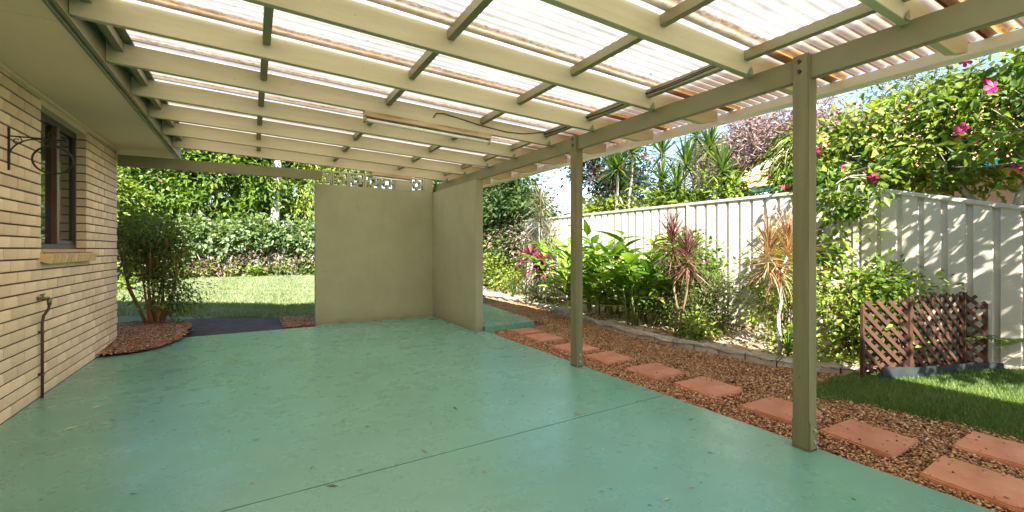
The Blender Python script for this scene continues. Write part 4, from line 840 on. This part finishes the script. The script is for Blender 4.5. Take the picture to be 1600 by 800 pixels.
tree('weeping_tree', 'drooping bright green foliage beside the nearest post above the fence', 'tree', (7.6, 3.95, 0), (7.6, 3.95, 1.8), .05, M['bark'], LF['yellow_green'], [((7.5, 3.95, 2.55), (.35, .32, .5)), ((7.6, 3.7, 2.3), (.3, .3, .4))], 1600, .24, .022, twigs=14, clump=.12, nclump=30, droop=1.2)
# neighbour house: gable roof, caps, gutter
nh = thing('neighbour_house', 'neighbour house with terracotta tiled roof and green gutter over the fence', 'house', (13, 3, 0))
MB().box(11.5, 18.5, -4, 7.45, 0, 2.62).build('wall', M['nbrick'], nh)
sl_ = .50
rm = MB(); rm.v = [(11, 7.6, 2.72), (11, -4.2, 2.72), (15, -4.2, 2.72 + 4 * sl_), (15, 7.6, 2.72 + 4 * sl_), (19, 7.6, 2.72), (19, -4.2, 2.72), (11, 7.6, 2.66), (11, -4.2, 2.66), (15, -4.2, 2.62 + 4 * sl_), (15, 7.6, 2.62 + 4 * sl_), (19, 7.6, 2.66), (19, -4.2, 2.66)]
rm.f = [(0, 1, 2, 3), (3, 2, 5, 4), (7, 6, 9, 8), (8, 9, 10, 11), (0, 3, 9, 6), (3, 4, 10, 9), (1, 7, 8, 2), (2, 8, 11, 5)]; rm.build('roof', M['tile'], nh)
tile = MB(); tile.box(0, .36, 0, .30, 0, .03); tme = tile.mesh('roof_tile', .008, 1); tme.materials.append(M['tile'])
for i in range(7):
    for j in range(9):
        o = bpy.data.objects.new('roof_tile', tme); link(o, nh); o.location = Vector((11.03 + i * .33, 7.25 - j * .305, 2.735 + i * .33 * sl_ + .012)) - Vector(nh.location); o.rotation_euler = (0, -math.atan(sl_) + .03, 0)
cp_ = MB(); cp_.tube([(0, 0, 0), (.40, 0, .40 * sl_)], [.105, .125], 8); cme = cp_.mesh('roof_cap', smooth=False); cme.materials.append(M['tilecap'])
for i in range(10):
    o = bpy.data.objects.new('roof_cap', cme); link(o, nh); o.location = Vector((10.98 + i * .38, 7.6, 2.76 + i * .38 * sl_)) - Vector(nh.location)
MB().box(10.86, 10.995, -4.2, 7.66, 2.60, 2.72).build('gutter', M['gutter_green'], nh, .01)
MB().tube([(11.2, 7.9, 0), (11.2, 7.9, 0.1)], .03, 6).build('downpipe_foot', M['gutter_green'], nh)

# ------------------------------------------------------------------ behind: shrub at the house corner, hedge, trees
t = thing('multi_stem_shrub', 'dark multi stemmed shrub growing in mulch at the house corner', 'shrub', (-1.28, 8.6, .04))
bl = [((-1.38, 8.55, 1.50), (.52, .45, .26)), ((-1.62, 8.7, 1.2), (.34, .42, .34)), ((-1.08, 8.6, .95), (.32, .36, .55)), ((-1.0, 8.5, .55), (.28, .30, .32)), ((-1.15, 8.6, 1.25), (.34, .36, .36)), ((-1.3, 8.4, .62), (.3, .2, .3))]
f, CC = foliage('foliage', t, LF['shade_shrub'], bl, 4600, .075, .025, clump=.11, nclump=120, shell=.5, droop=.5); mb = MB()
for k in range(13):
    a = k * .7; b = Vector((-1.28 + .07 * math.cos(a), 8.6 + .07 * math.sin(a), .0)); m_ = b + Vector((.15 * math.cos(a) - .08 + (.10 if k % 3 == 0 else 0), .12 * math.sin(a), .6)); e = m_ + Vector((.14 * math.cos(a), .12 * math.sin(a), random.uniform(.6, 1.05)))
    mb.tube([b, b.lerp(m_, .5) + Vector((random.uniform(-.03, .03), 0, 0)), m_, m_.lerp(e, .5) + Vector((random.uniform(-.04, .04), 0, 0)), e], [.021, .018, .014, .010, .005], 7)
    for q in range(3): limb(mb, m_.lerp(e, random.uniform(0, .8)), CC[random.randrange(len(CC))], .009, .003, .08, 4, 5)
mb.build('stem', M['bark_red'], t, smooth=True)
rk = MB().tube([(-.86 + .11 * math.cos(a), 7.95 + .2 * math.sin(a), .03) for a in np.linspace(-1.2, 3.6, 14)], .022, 6)
tag(rk.build('garden_edging_strip', M['black_plastic'], None, smooth=True), 'short dark plastic edging curl at the edge of the corner mulch', 'edging strip')
# hedge
hd = thing('ivy_hedge', 'ivy covered hedge with brown dead growth low down across the back lawn', 'hedge', (.6, 20.8, 0))
hx = [((x, 20.9 + .2 * math.sin(x * 2), 1.62 + .08 * math.sin(x * 3.1)), (.75, .55, .62)) for x in np.arange(-7.5, 5.6, .95)]
f, CC = foliage('foliage', hd, LF['ivy'], hx, 17000, .17, .13, clump=.2, nclump=330, shell=.75)
foliage('dead_growth', hd, LF['dead'], [((x, 20.75, .6), (.75, .42, .45)) for x in np.arange(-7.5, 5.6, .95)], 5500, .20, .07, clump=.22, nclump=160, shell=.7, zmin=.02)
foliage('skirt', hd, LF['bright_green'], [((x, 20.5, .3), (.6, .3, .32)) for x in np.arange(-7.5, 5.6, .9)], 3400, .20, .08, clump=.2, nclump=80, zmin=.02)
mb = MB()
for x in np.arange(-7.5, 5.6, .16): limb(mb, (x, 20.9, 0), (x + random.uniform(-.4, .4), 20.8 + random.uniform(-.3, .2), random.uniform(.9, 1.8)), .022, .008, .08, 4, 5)
mb.build('stem', M['bark_grey'], hd, smooth=True)
tree('spreading_tree', 'dense leafy tree filling the gap above the hedge beside the house', 'tree', (-1.4, 23.5, 0), (-1.4, 23.5, 2.2), .2, M['bark'], LF['bright_green'], [((-1.2, 23.3, 4.1), (2.0, 1.3, 1.7)), ((-3.6, 23.6, 4.3), (1.9, 1.4, 1.9)), ((.5, 23.6, 4.4), (1.3, 1.2, 1.7)), ((-1.5, 23.4, 6.0), (2.8, 1.5, 1.2)), ((-2.0, 23, 2.6), (2.4, 1.0, .9))], 13000, .26, .12, twigs=40, clump=.30, nclump=170, shell=.55, droop=.5)
tree('yellow_tree', 'yellow green tree close to the house corner behind the shrub', 'tree', (-5.4, 19.5, 0), (-5.4, 19.5, 1.8), .14, M['bark'], LF['yellow_green'], [((-5.2, 19.3, 3.6), (1.5, 1.2, 1.5)), ((-4.4, 19.3, 2.6), (1.0, .9, .9)), ((-6.4, 19.5, 3.0), (1.5, 1.2, 1.8))], 8000, .22, .10, twigs=24, clump=.28, nclump=110, shell=.6)
tree('white_gum_tree', 'leaning gum with a white peeling trunk rising behind the hedge', 'tree', (.55, 23.0, 0), (.95, 23.0, 5.2), .24, M['bark_white'], LF['olive'], [((1.2, 23, 7.6), (1.8, 1.5, 1.4)), ((.2, 23.4, 7.0), (1.4, 1.2, 1.2))], 4200, .25, .07, twigs=24, clump=.4, nclump=60)
tree('bamboo_like_tree', 'pale green fine leaved tree between the gum trunk and the end wall', 'tree', (2.6, 23.6, 0), (2.6, 23.6, 2), .13, M['bark_grey'], LF['yellow_green'], [((2.4, 23.6, 4.4), (1.2, 1.0, 1.6)), ((3.6, 23.6, 4.2), (1.3, 1.0, 1.7)), ((2.8, 23.4, 2.9), (1.4, .9, .9)), ((3.0, 23.8, 6.4), (1.8, 1.2, 1.4))], 9000, .26, .06, twigs=30, clump=.3, nclump=130, droop=.8, shell=.5)
tree('back_tree', 'tall dark tree behind the back garden, deepest in the shade', 'tree', (-2.5, 28, 0), (-2.5, 28, 3), .3, M['bark'], LF['dark_evergreen'], [((-2.5, 28, 4.5), (4, 1.6, 3.0)), ((3.5, 28.5, 4.5), (4, 1.6, 3.0)), ((-8, 28, 4.5), (4, 1.6, 3))], 9000, .45, .25, twigs=20, clump=.6, nclump=150)
tree('rear_corner_tree', 'dark tree behind the end wall whose leaves show through the breeze blocks', 'tree', (8.5, 19, 0), (8.5, 19, 2), .2, M['bark'], LF['dark_evergreen'], [((8.5, 19, 3.4), (2.0, 1.8, 1.6)), ((10.4, 18, 3.3), (1.2, 1.2, 1.3))], 6000, .26, .14, twigs=20, clump=.35, nclump=90)
shrub('corner_bush', 'low leafy bush on the lawn edge behind the house corner', (-3.4, 15.5, 0), [((-3.4, 15.5, .35), (.6, .5, .4))], LF['yellow_green'], 900, .16, .07, 6, clump=.15, nclump=24)

# ------------------------------------------------------------------ fallen leaves on the slab
lm = []
for k in range(5):
    L = random.uniform(.036, .056); W = L * random.uniform(.28, .5); V = [(-L / 2, 0, .002), (0, W / 2, .008), (L / 2, 0, .003), (0, -W / 2, .007), (0, 0, .003)]
    me = bpy.data.meshes.new('fallen_leaf'); me.from_pydata(V, [], [(0, 4, 1), (1, 4, 2), (2, 4, 3), (3, 4, 0)]); me.materials.append(M['dryleaf'] if k < 4 else M['paleleaf']); lm.append(me)
cnt = 0
while cnt < 270:
    x = random.uniform(-1.4, 2.9); y = random.uniform(1.0, 7.4)
    if (x < -.8 and y > 6.7) or abs(x - 2.89) < .06: continue
    li = random.randrange(5); o = bpy.data.objects.new('fallen_leaf', lm[li]); COL.objects.link(o); o.location = (x, y, .001); o.rotation_euler.z = random.uniform(0, 6.28); s_ = random.choice((.45, .5, .6, .7, .8, 1.0)); o.scale = (s_ * random.uniform(1, 1.5), s_, s_ * .6)
    if li == 4: tag(o, 'small pale straw coloured leaf lying on the green painted slab', 'leaf', 'pale fallen leaves on the green slab')
    else: tag(o, 'small brown dry leaf lying on the green painted slab', 'leaf', 'brown fallen leaves on the green slab')
    cnt += 1
for (x, y, rz, s_, lab) in ((-1.02, 4.55, .9, 2.2, 'long pale curled leaf nearest the tap pipe on the slab'), (-1.05, 4.1, .6, 2.2, 'long pale leaf on the slab below the brick wall, nearer than its twin')):
    o = bpy.data.objects.new('pale_leaf', lm[4]); COL.objects.link(o); o.location = (x, y, .001); o.rotation_euler.z = rz; o.scale = (s_ * 1.2, s_ * .5, 1); tag(o, lab, 'leaf', 'pale fallen leaves on the green slab')
